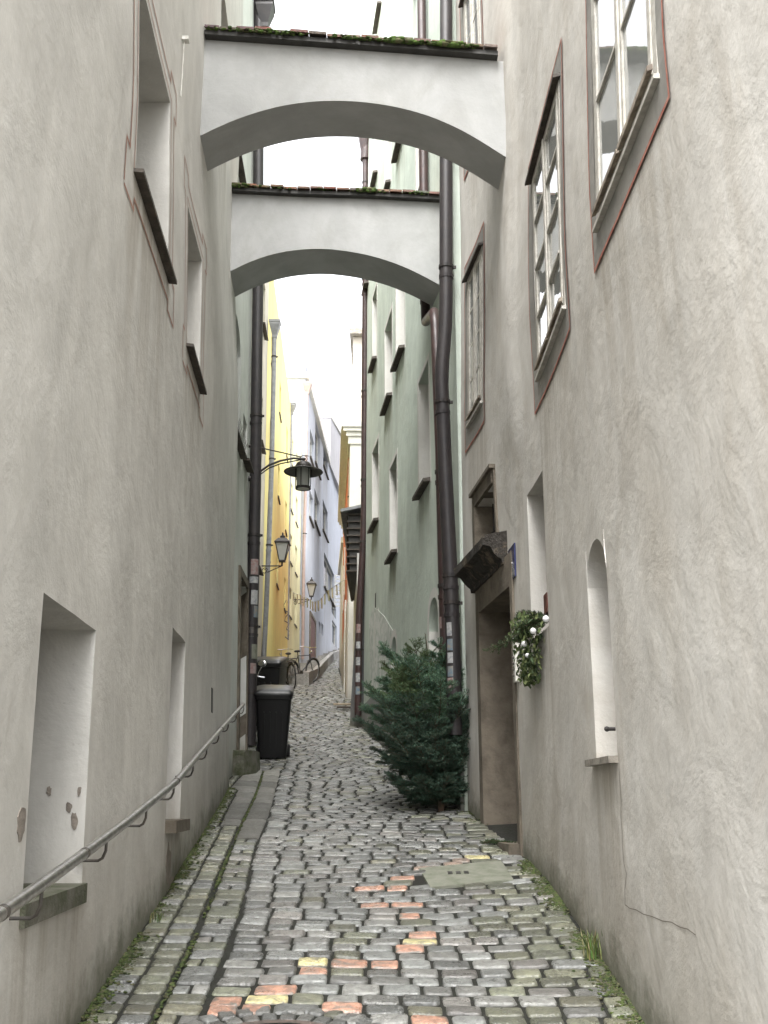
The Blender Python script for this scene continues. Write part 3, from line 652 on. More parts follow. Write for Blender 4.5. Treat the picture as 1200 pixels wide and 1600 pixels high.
def big_window(h, ob, label, cas=3):
    """timber window flush in the wall with a painted grey band and a red outline; ob = band margins (near, far, low, high)"""
    t = thing('window', WR1.P(h['y0'], h['z0']), label, 'window')
    y0, y1, z0, z1 = h['y0'], h['y1'], h['z0'], h['z1']
    a, b, c, d = ob; Y0, Y1, Z0, Z1 = y0 - a, y1 + b, z0 - c, z1 + d
    bn = MB()
    for (ya, yb, za, zb_) in ((Y0, Y1, Z0, z0), (Y0, Y1, z1, Z1), (Y0, y0, z0, z1), (y1, Y1, z0, z1)):
        ny = max(1, round((yb - ya) / .15)); nz = max(1, round((zb_ - za) / .15))
        for i in range(ny):
            for j in range(nz):
                bn.add([WR1.P(y, z, -.006) for y, z in ((ya + (yb - ya) * (i) / ny, za + (zb_ - za) * j / nz), (ya + (yb - ya) * (i + 1) / ny, za + (zb_ - za) * j / nz), (ya + (yb - ya) * (i + 1) / ny, za + (zb_ - za) * (j + 1) / nz), (ya + (yb - ya) * i / ny, za + (zb_ - za) * (j + 1) / nz))], [(0, 1, 2, 3)])
    bn.build('painted_band', M['bandg'], t)
    ln = MB(); ln.ribbon(WR1, [(Y0, Z0), (Y1, Z0), (Y1, Z1), (Y0, Z1)],   .019, -.0085, closed=True); ln.build('red_outline', M['redline'], t)
    f = MB(); e = .055
    def B(ya, yb, za, zb_, da, db): f.wbox(WR1, ya, yb, za, zb_, da, db)
    B(y0, y0 + e, z0, z1, -.012, .05); B(y1 - e, y1, z0, z1, -.012, .05); B(y0 + e, y1 - e, z1 - e, z1, -.011, .05); B(y0 + e, y1 - e, z0, z0 + e, -.011, .05)
    fo = f.build('frame', M['wood'], t)
    ym = (y0 + y1) / 2
    for k, (ya, yb) in enumerate(((y0 + e + .003, ym - .004), (ym + .004, y1 - e - .003))):
        f = MB(); s_ = .042; za, zb_ = z0 + e + .004, z1 - e - .004
        f.wbox(WR1, ya, ya + s_, za, zb_, -.017, .02); f.wbox(WR1, yb - s_, yb, za, zb_, -.017, .02)
        f.wbox(WR1, ya + s_, yb - s_, zb_ - s_, zb_, -.016, .02); f.wbox(WR1, ya + s_, yb - s_, za, za + s_ * 1.3, -.016, .02)
        for j in range(1, cas):
            z = za + (zb_ - za) * j / cas; f.wbox(WR1, ya + s_, yb - s_, z - .010, z + .010, -.013, .01)
        c_ = f.build('casement', M['wood'], t)
        g_ = MB(); g_.wbox(WR1, ya + s_ * .5, yb - s_ * .5, za + .02, zb_ - .02, -.006, -.001); g_.build('pane', M['glass'], c_)
    f = MB(); f.wbox(WR1, ym - .022, ym + .022, z0 + e + .01, z1 - e - .01, -.028, -.018); f.build('cover_strip', M['wood'], t)
    # weather rails at the foot, dark and worn
    f = MB()
    for k, (ya, yb) in enumerate(((y0 + .03, ym - .01), (ym + .01, y1 - .03))):
        q = []
        for dd, dz in ((-.042, -.004), (-.018, .006)):
            for y, z in ((ya, z0 + .055 + dz), (yb, z0 + .055 + dz), (yb, z0 + .08 + dz), (ya, z0 + .08 + dz)): q.append(WR1.P(y, z, dd))
        f.hexa(q)
    f.build('weather_rail', M['wood_d'], t)
    f = MB(); f.wbox(WR1, y0 - .01, y1 + .01, z0 - .014, z0 + .008, -.032, .02); f.build('sill_rail', M['wood'], t)
    f = MB(); q = []
    for dd, dz in ((-.055, -.016), (.0, .0)):
        for y, z in ((y0 - .04, z1 - .005 + dz), (y1 + .06, z1 - .005 + dz), (y1 + .06, z1 + .02 + dz), (y0 - .04, z1 + .02 + dz)): q.append(WR1.P(y, z, dd))
    f.hexa(q); f.build('drip_board', M['sill'], t)
    return t
big_window(W1, (.10, .12, .17, .3), 'largest two leaf timber window high on the right wall nearest to the viewer')
big_window(W2, (.10, .19, .18, .22), 'timber window with dark drip board in the middle of the right wall', 4)
big_window(W3, (.09, .14, .22, .2), 'timber window above the stone doorway beside the drainpipe', 4)
big_window(W4, (.10, .2, .26, .2), 'timber window with diagonal reflections seen just above the first arch', 3)
# ---- stone doorway
fr = MB(); T = .10
def rb(mb_, ya, yb, za, zb_, da, db, n=1): mb_.wbox(WR1, ya, yb, za, zb_, da, db)
rb(fr, dR['y1'] + .004, dR['y1'] + .115, 1.0, dR['z1'] + .24, -.022, .2)
rb(fr, dR['y0'] - .085, dR['y0'] - .004, 1.0, dR['z1'] + .24, -.022, .2)
rb(fr, dR['y0'] - .004, dR['y1'] + .004, dR['z1'] + .004, dR['z1'] + .24, -.022, .2)
# jamb lining stones, showing the deep brown reveal
def lining(mb_, y, sgn, za, zb_, d1, th=.02):
    mb_.hexa([Vector((WR1.X(y, z) + d, y + sgn * e_, z)) for e_, in ((0,), (th,)) for d, z in ((-.022, za), (d1, za), (d1, zb_), (-.022, zb_))])
lining(fr, dR['y1'] + .004, -1, 1.0, dR['z1'], .34, .03); lining(fr, dR['y0'] - .004, 1, 1.0, dR['z1'], .40, .03)
fr.hexa([Vector((WR1.X(y, dR['z1']) + d, y, dR['z1'] + dz)) for dz in (-.03, .003) for d, y in ((-.022, dR['y0']), (.4, dR['y0']), (.4, dR['y1']), (-.022, dR['y1']))])
fr.build('stone_door_frame', M['stone'], hR1)
dl = MB(); dl.wbox(WR1, dR['y0'] + .03, dR['y1'] - .03, 1.0, dR['z1'] - .03, .30, .35)
for k in range(3): dl.wbox(WR1, dR['y0'] + .15, dR['y1'] - .15, 1.45 + .58 * k, 1.93 + .58 * k, .28, .302)
do = dl.build('door', M['woodred'], hR1)
k_ = MB(); k_.cyl(WR1.P(8.15, 2.2, .30), WR1.P(8.15, 2.2, .24), .012); k_.cyl(WR1.P(8.15, 2.2, .245), WR1.P(8.27, 2.2, .245), .01); k_.build('handle', M['steel'], do)
st = MB(); st.wbox(WR1, dR['y0'] - .05, dR['y1'] + .1, 1.0, zg(8.0) + .085, -.10, .40); st.build('door_step', M['stone'], hR1)
# canopy slab over the door: a moulded dark stone cornice
cn = MB(); prof = [(-.0, 3.46), (-.045, 3.46), (-.05, 3.50), (-.075, 3.515), (-.11, 3.55), (-.14, 3.60), (-.175, 3.615), (-.20, 3.62), (-.205, 3.69), (-.19, 3.70), (.02, 3.745), (.1, 3.74), (.1, 3.46)]
ny = 22; y0, y1 = 8.17, 9.42; vs = []
for i in range(ny + 1):
    y = y0 + (y1 - y0) * i / ny
    for d, z in prof:
        k = noise.noise(Vector((y * 7, z * 9, d * 9))) * .010; vs.append(WR1.P(y, z + k, d + k * 1.5))
m_ = len(prof); cn.add(vs, [(i * m_ + k, i * m_ + (k + 1) % m_, (i + 1) * m_ + (k + 1) % m_, (i + 1) * m_ + k) for i in range(ny) for k in range(m_)] + [tuple(range(m_)), tuple(ny * m_ + k for k in reversed(range(m_)))])
cn.build('door_canopy', M['stone_d'], hR1, smooth='auto')
# overlight with stone surround and iron bars
ov = MB(); y0, y1, z0, z1 = ovr['y0'], ovr['y1'], ovr['z0'], ovr['z1']
rb(ov, y1 + .003, y1 + .10, z0 - .0, z1 + .12, -.03, .2); rb(ov, y0 - .05, y0 - .003, z0, z1 + .12, -.018, .2); rb(ov, y0 - .003, y1 + .003, z1 + .003, z1 + .12, -.03, .2); rb(ov, y0 - .06, y1 + .12, z1 + .12, z1 + .155, -.055, .1)
lining(ov, y1 + .003, -1, z0, z1, .38, .02); ov.build('overlight_surround', M['stone'], hR1)
gb = MB()
for i in range(5):
    y = y0 + .1 + (y1 - y0 - .2) * i / 4; gb.cyl(WR1.P(y, z0, .13), WR1.P(y, z1, .13), .012, n=6)
gb.cyl(WR1.P(y0, (z0 + z1) / 2, .13), WR1.P(y1, (z0 + z1) / 2, .13), .01, n=6); gb.build('window_bars', M['iron'], hR1)
pw = MB(); pw.wbox(WR1, y0, y1, z0, z1, .36, .39); pw.build('pane', M['glass_d'], hR1)
# crack and dirt seam low on the near wall
ck = MB(); c0 = pxline(WR1, [(968, 1200), (969, 1225), (971, 1250), (971, 1275), (973, 1300), (973, 1325), (976, 1350), (979, 1365), (977, 1390), (978, 1415)])
ck.ribbon(WR1, [(a + U(-.006, .006), b) for a, b in c0], .006, -.0025, step=.04)
c0 = pxline(WR1, [(978, 1415), (985, 1420), (995, 1421), (1006, 1428), (1020, 1431), (1036, 1440), (1050, 1441), (1064, 1450), (1075, 1451), (1088, 1460)]); ck.ribbon(WR1, [(a, b + U(-.004, .004)) for a, b in c0], .004, -.0025, step=.05)
ck.build('wall_crack', M['crack'], hR1)
# small hook in the arched recess
hk = MB(); a = WR1.hit(958, 1139); hk.cyl(WR1.P(a[0], a[1], .01), WR1.P(a[0], a[1], -.03), .009); hk.ball(WR1.P(a[0], a[1], -.03), .014); hk.build('wall_hook', M['iron'], hR1)

# ---- green house
G = dict(a=(11.62, 12.42, 5.30, 6.82), b=(13.52, 14.36, 7.90, 9.60), c=(14.82, 15.68, 7.70, 9.15), d=(16.82, 17.45, 9.22, 10.65), e=(14.32, 15.10, 5.08, 6.52), f=(16.55, 17.40, 6.16, 7.58),
         g=(11.62, 12.42, 9.3, 10.8), h=(13.52, 14.3, 11.5, 13.1), i=(15.0, 15.8, 11.6, 13.2), j=(11.62, 12.42, 13.0, 14.6), k=(16.8, 17.5, 13.0, 14.4), l=(13.6, 14.4, 15.4, 16.9), m=(16.2, 17.0, 16.3, 17.8), n=(18.1, 18.6, 11.4, 12.6))
GH = {k: dict(y0=v[0], y1=v[1], z0=v[2], z1=v[3], d=.34) for k, v in G.items()}
ga = dict(y0=11.22, y1=11.82, z0=2.75, z1=3.82, d=.3, arch=.34); gb_ = dict(y0=14.42, y1=14.98, z0=2.95, z1=3.86, d=.28, arch=.28)
gs = dict(y0=16.58, y1=16.92, z0=3.95, z1=4.52, d=.2)
hR2 = house('house', WR2, 9.98, 19.05, 20.5, M['green'], 'tall sage green house on the right behind the spruce with white deep window reveals', list(GH.values()) + [ga, gb_, gs], .4, 6)
def surround(h, w_=.10, d=.004):
    sr = MB()
    y0, y1, z0, z1 = h['y0'], h['y1'], h['z0'], h['z1']
    if not h.get('arch'):
        for (a, b, c, e) in ((y0 - w_, y0, z0 - w_, z1 + w_), (y1, y1 + w_, z0 - w_, z1 + w_), (y0, y1, z1, z1 + w_)): sr.wbox(WR2, a, b, c, e, -d, .0)
    else:
        zt = z1 - h['arch']; pts = [(y0, z0)] + [(y0, zt)] + [(v, arcz(h, v)) for v in [y0 + (y1 - y0) * (.5 - .5 * math.cos(math.pi * i / 14)) for i in range(1, 14)]] + [(y1, zt), (y1, z0)]
        ym = (y0 + y1) / 2; sr.ribbon(WR2, [(y + (-w_ / 2 if y < ym - .02 else w_ / 2 if y > ym + .02 else 0), z + (w_ / 2 if z > zt else 0)) for y, z in pts], w_, -d, step=.3)
    sr.build('white_surround', M['white'], hR2)
for h in list(GH.values()): surround(h, .07)
surround(gs, .1); surround(ga, .11); surround(gb_, .11)
for h in list(GH.values()) + [ga, gb_]:
    y0, y1, z0 = h['y0'], h['y1'], h['z0']; zt = h['z1'] - h.get('arch', 0); d1 = h['d']
    for y, s_ in ((y1, -1), (y0, 1)):
        rv = MB(); rv.hexa([Vector((WR2.X(y, z) + d, y + s_ * e_, z)) for e_ in (.0, .006) for d, z in ((-.002, z0), (d1, z0), (d1, zt), (-.002, zt))]); rv.build('white_reveal', M['white'], hR2)
for k, h in GH.items(): inset_window(hR2, WR2, h); sill(hR2, WR2, h, M['sill'], .09, .04, .02, .02)
for h in (ga, gb_, gs): inset_window(hR2, WR2, h, panes=(1, 2))
pq = MB(); nseg = 22      # grey plinth stepped up the slope, bare scraped strip above it
for i in range(nseg):
    ya = 9.99 + (19.0 - 9.99) * i / nseg; yb = 9.99 + (19.0 - 9.99) * (i + 1) / nseg
    tz = lambda y: 3.02 + .03 * (y - 10) + .05 * math.sin(y * 2)
    if yb < ga['y1'] or ya > 11.9:
        q = [(ya, zg(ya) - .2), (yb, zg(yb) - .2), (yb, min(tz(yb), 2.9) if yb < 12.6 else tz(yb)), (ya, min(tz(ya), 2.9) if ya < 12.6 else tz(ya))]
    pq.add([WR2.P(y, z, -.035) for y, z in q] + [WR2.P(y, z, .0) for y, z in q], [(0, 1, 2, 3), (3, 2, 6, 7), (0, 4, 5, 1), (0, 3, 7, 4), (1, 5, 6, 2)])
pq.build('plinth', M['greyp'], hR2)
sc_ = MB(); pts = pxline(WR2, [(577, 970), (584, 948), (600, 962), (614, 985), (607, 1040), (600, 1085), (580, 1100)])
sc_.wquad(WR2, pts, -.0035, .002); sc_.build('scraped_patch', M['mortar_w'], hR2)
sv = MB(); a = WR2.hit(587, 938); sv.wbox(WR2, a[0] - .06, a[0] + .06, a[1] - .12, a[1] + .12, -.006, .0); sv.build('vent_slot', M['awning'], hR2)
# battered grey buttress at the far corner of the green house
bt = MB()
yb0, yb1 = 18.05, 19.25
def bx(z): return .03 + .15 * max(0, min(1, (5.6 - z) / 2.8))
zs_ = [2.6, 3.2, 3.8, 4.4, 5.0, 5.6]
ring = []
for z in zs_:
    k = bx(z); ring.append([(WR2.base(18.5), 18.5, z), (WR2.base(yb1 - .1) - k, 18.72, z), (WR2.base(yb1 - .1) - k, yb1, z), (WR2.base(yb1) + .3, yb1, z)])
vs = [p for r_ in ring for p in r_]; bt.add(vs, [(i * 4 + k, i * 4 + (k + 1) % 4, (i + 1) * 4 + (k + 1) % 4, (i + 1) * 4 + k) for i in range(5) for k in range(4)] + [(20, 21, 22, 23)])
bt.build('buttress', M['dgrey'], hR2)
# ---- building with the classical cornice beyond the green house
t3 = thing('house', (-.8, 24.3, zg(24.3)), 'cream fronted house with a moulded cornice and a red side wall down the lane', 'house')
b3 = MB(); b3.hexa([(-.84, 24, 3), (4, 24, 3), (4, 33, 3), (-1.33, 33, 3), (-.84, 24, 10.6), (4, 24, 10.6), (4, 33, 10.6), (-1.33, 33, 10.6)])
o = b3.build('wall', M['white'], t3)
r3 = MB(); r3.wbox(WR3, 25.0, 32.6, 6.2, 10.1, -.03, .02); r3.build('red_wall_panel', M['red'], t3)
r3 = MB(); r3.wbox(WR3, 24.35, 32.9, zg(24) - .2, 6.2, -.045, .02); r3.build('base_panel', M['beige'], t3)
r3 = MB(); r3.wbox(WR3, 26.2, 26.9, zg(26), 6.6, -.07, -.03); r3.wbox(WR3, 28.6, 29.4, 7.2, 8.6, -.05, .0); r3.wbox(WR3, 31, 31.6, 7.2, 8.6, -.05, .0); r3.build('window', M['woodw'], t3)
c3 = MB()
for k, (pr, za, zb_) in enumerate(((.05, 10.1, 10.3), (.10, 10.3, 10.42), (.17, 10.42, 10.52), (.22, 10.52, 10.66))):
    c3.hexa([(-.84 - pr, 24 - pr * .6, za), (4, 24 - pr * .6, za), (4, 33, za), (-1.33 - pr, 33, za), (-.84 - pr, 24 - pr * .6, zb_), (4, 24 - pr * .6, zb_), (4, 33, zb_), (-1.33 - pr, 33, zb_)])
c3.build('cornice', M['white'], t3)
t4 = thing('house', (-1.36, 33, zg(33)), 'narrow cream house with a projecting corner where the lane bends right', 'house')
b4 = MB(); b4.hexa([(-1.36, 33.02, 4), (4, 33.02, 4), (4, 38, 4), (-1.66, 38, 4), (-1.36, 33.02, 9.8), (4, 33.02, 9.8), (4, 38, 9.8), (-1.66, 38, 9.8)]); b4.build('wall', M['cream'], t4)
b4 = MB(); b4.hexa([(-1.42, 32.9, 9.8), (4, 33.02, 9.8), (4, 38, 9.8), (-1.76, 38, 9.8), (-1.42, 32.9, 10), (4, 33.02, 10), (4, 38, 10), (-1.76, 38, 10)]); b4.build('cornice', M['white'], t4)
t5 = thing('tower_house', (-.9, 40, zg(40)), 'plain beige tower block rising above the cornice into the white sky', 'tower')
b5 = MB(); b5.hexa([(-1.32, 40, 6), (4, 40, 6), (4, 44, 6), (-1.32, 44, 6), (-1.32, 40, 20.6), (4, 40, 20.6), (4, 44, 20.6), (-1.32, 44, 20.6)]); b5.build('wall', M['beige'], t5)
b5 = MB(); b5.box((1.3, 41.9, 20.75), (5.5, 4.4, .25)); b5.build('roof_edge', M['sill_l'], t5)
# ---- garden wall between green house and cornice house, and the far house behind the bend
t6 = thing('house', (1.4, 19.2, zg(20)), 'low white walled house with the dark slatted oriel beside the corner drainpipe', 'house')
b6 = MB(); b6.hexa([(-.52, 19.3, 2.6), (4, 19.3, 2.6), (4, 23.9, 2.6), (-.72, 23.9, 2.6), (-.52, 19.3, 6.2), (4, 19.3, 6.2), (4, 23.9, 6.2), (-.72, 23.9, 6.2)]); b6.build('wall', M['white'], t6)
gf = MB()
for pts in ([(447, 938), (443, 945), (446, 955), (452, 957), (446, 964), (444, 970), (451, 974), (447, 983), (453, 987), (450, 999), (445, 995)], [(449, 940), (452, 950), (449, 966), (453, 978)]):
    gf.ribbon(WL4, pxline(WL4, pts), .035, -.006)
gf.build('scribbled_graffiti', M['dgrey'], hL4)
p0 = atY(544, 800, 19.6); p1 = atY(567, 895, 19.6)
orl = MB(); orl.hexa([(p0.x + .05, 19.45, p1.z), (.4, 19.45, p1.z), (.4, 22.5, p1.z), (p0.x - .02, 22.5, p1.z), (p0.x, 19.45, p0.z - .1), (.4, 19.45, p0.z - .1), (.4, 22.5, p0.z - .1), (p0.x - .05, 22.5, p0.z - .1)])
oo = orl.build('oriel', M['awning'], t6)
orl = MB()
for i in range(9):
    z = p1.z + (p0.z - .1 - p1.z) * i / 8; orl.box(((p0.x + .4) / 2, 19.43, z), (.4 - p0.x + .04, .04, .025))
    orl.box((p0.x, 21, z), (.05, 3.1, .025))
orl.build('slat', M['sill'], oo)
orl = MB(); orl.hexa([(p0.x - .14, 19.3, p0.z - .08), (.5, 19.3, p0.z + .22), (.5, 22.7, p0.z + .22), (p0.x - .14, 22.7, p0.z - .08), (p0.x - .14, 19.3, p0.z - .02), (.5, 19.3, p0.z + .28), (.5, 22.7, p0.z + .28), (p0.x - .14, 22.7, p0.z - .02)])
orl.build('oriel_roof', M['zinc'], oo)
t7 = thing('house', (2, 50, zg(50)), 'distant grey lilac house closing the lane where it turns right', 'house')
b7 = MB(); b7.hexa([(-1.9, 63, 8), (8, 58, 8), (12, 66, 8), (-1.9, 70, 8), (-1.9, 63, 20), (8, 58, 20), (12, 66, 20), (-1.9, 70, 20)]); b7.build('wall', M['pale'], t7)

# ------------------------------------------------------------------ flying arches between the houses
def arch(front, top, arc, thick, name, label, seed, k=.0, gut=.10):
    """front y; arc and top: photo pixels of the front edge"""
    rnd = random.Random(seed)
    A = [atY(px, py, front) for px, py in arc]; Tp = [atY(px, py, front) for px, py in top]
    xl, xr = A[0].x - .2, A[-1].x + .2
    def interp(P_, x):
        if x <= P_[0].x: s_ = (P_[1].z - P_[0].z) / (P_[1].x - P_[0].x); return P_[0].z + s_ * (x - P_[0].x)
        for a, b in zip(P_, P_[1:]):
            if x <= b.x: return a.z + (b.z - a.z) * (x - a.x) / (b.x - a.x)
        a, b = P_[-2:]; return b.z + (b.z - a.z) / (b.x - a.x) * (x - b.x)
    # smooth circular-ish intrados through the surveyed points
    zc = max(p.z for p in A); n = 40
    xs = [xl + (xr - xl) * i / n for i in range(n + 1)]
    def bot(x):
        s_ = 0; wgt = 0
        for k_ in range(-4, 5): s_ += interp(A, x + k_ * .035)
        return s_ / 9
    t = thing(name, (A[len(A) // 2].x, front, zc), label, 'arch', 'buttress arches spanning the lane')
    m = MB(); vs = []
    for x in xs:
        zb_, zt = bot(x), interp(Tp, x)
        for y in (front, front + thick): vs += [(x, y, zb_), (x, y, zt)]
    f = []
    for i in range(n):
        a, b = 4 * i, 4 * i + 4; f += [(a, a + 1, b + 1, b), (a + 2, b + 2, b + 3, a + 3), (a, b, b + 2, a + 2), (a + 1, a + 3, b + 3, b + 1)]
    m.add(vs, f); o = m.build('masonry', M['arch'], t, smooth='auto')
    o.data.attributes['hg'].data.foreach_set('value', [5.0] * len(o.data.vertices))
    # timber eave board and gutter-dark underside, then three courses of tiles up to the ridge
    x0, x1 = A[0].x + .0, A[-1].x + .0
    sx = Tp[0].z, Tp[-1].z
    zt = lambda x: interp(Tp, x)
    e = MB(); ov = .075
    for ya, yb in ((front - ov, front + thick + ov),):
        nn = 12
        for i in range(nn):
            xa, xb = x0 + (x1 - x0) * i / nn, x0 + (x1 - x0) * (i + 1) / nn
            e.hexa([(xa, ya, zt(xa) + .0), (xb, ya, zt(xb) + .0), (xb, yb, zt(xb) + .0), (xa, yb, zt(xa) + .0), (xa, ya, zt(xa) + .045), (xb, ya, zt(xb) + .045), (xb, yb, zt(xb) + .045), (xa, yb, zt(xa) + .045)])
    e.build('eave_board', M['awning'], t)
    r = MB(); hw = thick / 2 + ov + .03; mid = front + thick / 2
    cols = [(.20, .085, .055), (.25, .11, .075), (.16, .085, .06), (.12, .09, .07), (.22, .13, .10)]
    for side in (-1, 1):
        for c in range(3):
            x = x0 - rnd.uniform(0, .1); f0 = c / 3; f1 = f0 + .42
            while x < x1 - .03:
                wd = .155 * rnd.uniform(.95, 1.05); xe = min(x + wd, x1)
                jz = rnd.uniform(-.004, .007); jy = rnd.uniform(-.012, .012)
                r.col = tuple(v * rnd.uniform(.7, 1.15) for v in rnd.choice(cols)) + (1,)
                def pt(xx, ff, up): return (xx, mid + side * (hw * (1 - ff)) + jy, zt(xx) + .05 + ff * .13 + up + jz + c * .004)
                xa = max(x, x0 - .0)
                r.hexa([pt(xa + .004, f0, .0), pt(xe - .004, f0, .0), pt(xe - .004, min(f1, 1), .0), pt(xa + .004, min(f1, 1), .0), pt(xa + .004, f0, .026), pt(xe - .004, f0, .026), pt(xe - .004, min(f1, 1), .026), pt(xa + .004, min(f1, 1), .026)])
                x += wd
    x = x0
    while x < x1 - .02:
        xe = min(x + .30, x1); r.col = tuple(v * rnd.uniform(.9, 1.3) for v in cols[0]) + (1,)
        vs = []
        for xx, rr in ((x - .02, .055), (xe + .015, .065)):
            for k_ in range(7):
                an = math.pi * k_ / 6; vs.append((xx, mid + rr * math.cos(an) * 1.3, zt(xx) + .165 + rr * math.sin(an)))
        r.add(vs, [(k_, k_ + 1, 8 + k_, 7 + k_) for k_ in range(6)] + [tuple(range(7)), tuple(range(13, 6, -1))]); x = xe
    ro = r.build('tiled_roof', M['tile'], t)
    mo = MB()
    for i in range(4200 if seed == 3 else 1500):
        x = rnd.uniform(x0 + .02, x1 - .02)
        dens = (.42 if seed == 3 else .28) + 1.5 * noise.noise(Vector((x * 2.6 + seed, seed, 0)))
        if rnd.random() > dens: continue
        ff = rnd.random() ** 1.5 * .8; s_ = rnd.uniform(.006, .017) * (1 + .8 * (dens > .75)); cc = rnd.uniform(.6, 1.3)
        mo.col = (.07 * cc, .12 * cc, .022 * cc, 1) if rnd.random() < .7 else (.10 * cc, .10 * cc, .045 * cc, 1)
        mo.ball((x, mid - hw * (1 - ff) - .008, zt(x) + .05 + ff * .13 + s_ * .4 + (0 if rnd.random() < .6 else -.02)), s_, 6, (1.5, .8, .7), .25)
    mo.build('roof_moss', M['moss'], ro, smooth=True)
    return t, zt, x0, x1
arch(7.6, [(318, 62), (450, 71), (620, 83), (786, 96)], [(313, 212), (345, 196), (380, 182), (415, 171), (450, 163), (490, 158), (530, 157), (570, 159), (610, 165), (650, 174), (690, 188), (735, 210), (782, 240)], .50,
     'flying_arch', 'nearer white plastered arch with mossy tiled roof spanning the lane at the top', 3)
arch(10.7, [(350, 302), (470, 308), (580, 311), (690, 317)], [(343, 433), (370, 418), (400, 405), (432, 395), (465, 390), (500, 388), (535, 391), (570, 397), (600, 405), (630, 416), (660, 430), (690, 447)], .60,
     'flying_arch', 'farther white plastered arch with red ridge tiles and a drainpipe crossing its right end', 5)
# ------------------------------------------------------------------ cobbled lane (one surface, stone by stone)
def lineA(y): return WL1.base(y) + .30 + .015 * math.sin(y * 1.3) if y < 13.2 else -9
def lineB(y): return lineA(y) + .21 + .008 * math.sin(y * 2.1)
def crown(x, y):                    # slight dish of the lane surface
    L, Rr = lane_edges(min(y, 14)); m = (L + Rr) / 2
    return .018 * ((x - m) / 1.3) ** 2 + .006 * math.sin(x * 3.1 + y * 1.7) + .008 * math.sin(y * .9 + x) + .03 * max(0, x - .75) * (1 if y > 7 else 0)
PAINT = []
for (px, py, k) in [(472, 1507, 1), (404, 1555, 1), (650, 1466, 1), (767, 1344, 1), (633, 1368, 0), (598, 1383, 0), (640, 1388, 0), (611, 1408, 0), (650, 1407, 0), (649, 1428, 0), (649, 1451, 0), (660, 1479, 0),
                    (531, 1503, 0), (593, 1498, 0), (485, 1519, 0), (407, 1539, 0), (362, 1574, 0), (414, 1572, 0), (345, 1557, 0), (538, 1566, 0), (688, 1587, 0), (680, 1357, 2), (703, 1355, 2), (732, 1349, 2), (593, 1499, 0)]:
    p = ground(px, py); PAINT.append([p.x, p.y, k, False])
PLATE = [ground(*p) for p in ((655, 1360), (783, 1350), (803, 1382), (672, 1389))]
def inside(x, y, P_):
    c = False; n = len(P_)
    for i in range(n):
        a, b = P_[i], P_[i - 1]
        if (a.y > y) != (b.y > y) and x < (b.x - a.x) * (y - a.y) / (b.y - a.y) + a.x: c = not c
    return c
MH = Vector((-.43, 4.36)); MHR = .36
stones = MB(); stones.nonorm = True
rs = random.Random(11)
def stone(cx, cy, lx, ly, ang, col, hi, res, worn=False):
    """rounded setts: rings of a superellipse shrinking toward a domed top"""
    nseg = (16, 10, 6)[2 - res] if res < 3 else 20
    nseg = {0: 6, 1: 10, 2: 16}[res]
    rings = {0: ((1, -.035), (.86, .0)), 1: ((1, -.03), (.98, -.008), (.86, .0)), 2: ((1.02, -.03), (1.0, -.010), (.955, -.002), (.80, .0), (.40, .001))}[res]
    ca, sa = math.cos(ang), math.sin(ang); b = len(stones.v); sd_ = rs.random() * 100
    tx, ty = rs.uniform(-.035, .035), rs.uniform(-.05, .05)
    jit = [rs.uniform(-.03, .03) for _ in range(nseg)]
    e = .27
    for ri, (k, dz) in enumerate(rings):
        for i in range(nseg):
            a = 2 * math.pi * (i + .5) / nseg; c_, s_ = math.cos(a), math.sin(a)
            x = math.copysign(abs(c_) ** e, c_) * lx / 2 * k * (1 + jit[i]); y = math.copysign(abs(s_) ** e, s_) * ly / 2 * k * (1 + jit[i] * .8)
            wx, wy = cx + x * ca - y * sa, cy + x * sa + y * ca
            z = zg(wy) + crown(wx, wy) + hi + dz + x * tx + y * ty
            if res == 2 and dz > -.01: z += .005 * noise.noise(Vector((wx * 22, wy * 22, sd_)))
            stones.v.append(Vector((wx, wy, z))); stones.c.append((.22, .20, .17, 1) if worn and (ri < 2 or rs.random() < .12) else col)
    for r_ in range(len(rings) - 1):
        for i in range(nseg): stones.f.append((b + r_ * nseg + i, b + r_ * nseg + (i + 1) % nseg, b + (r_ + 1) * nseg + (i + 1) % nseg, b + (r_ + 1) * nseg + i)); stones.m.append(0)
    stones.f.append(tuple(b + (len(rings) - 1) * nseg + i for i in range(nseg))); stones.m.append(0)
def scol(x, y, moss=0):
    v = rs.choice((.155, .185, .22, .25, .30, .13)) * rs.uniform(.85, 1.15); t = rs.random()
    c = (v * .98, v * .98, v * .92) if t < .5 else (v * .95, v * .98, v * .94) if t < .9 else (v * 1.02, v * .97, v * .90)
    if rs.random() < moss: c = (c[0] * .74, c[1] * .75, c[2] * .56)
    return c + (1,)
PC = {0: (.54, .29, .20), 1: (.66, .59, .30), 2: (.40, .30, .24)}
stones.c = []
y = 3.2; row = 0
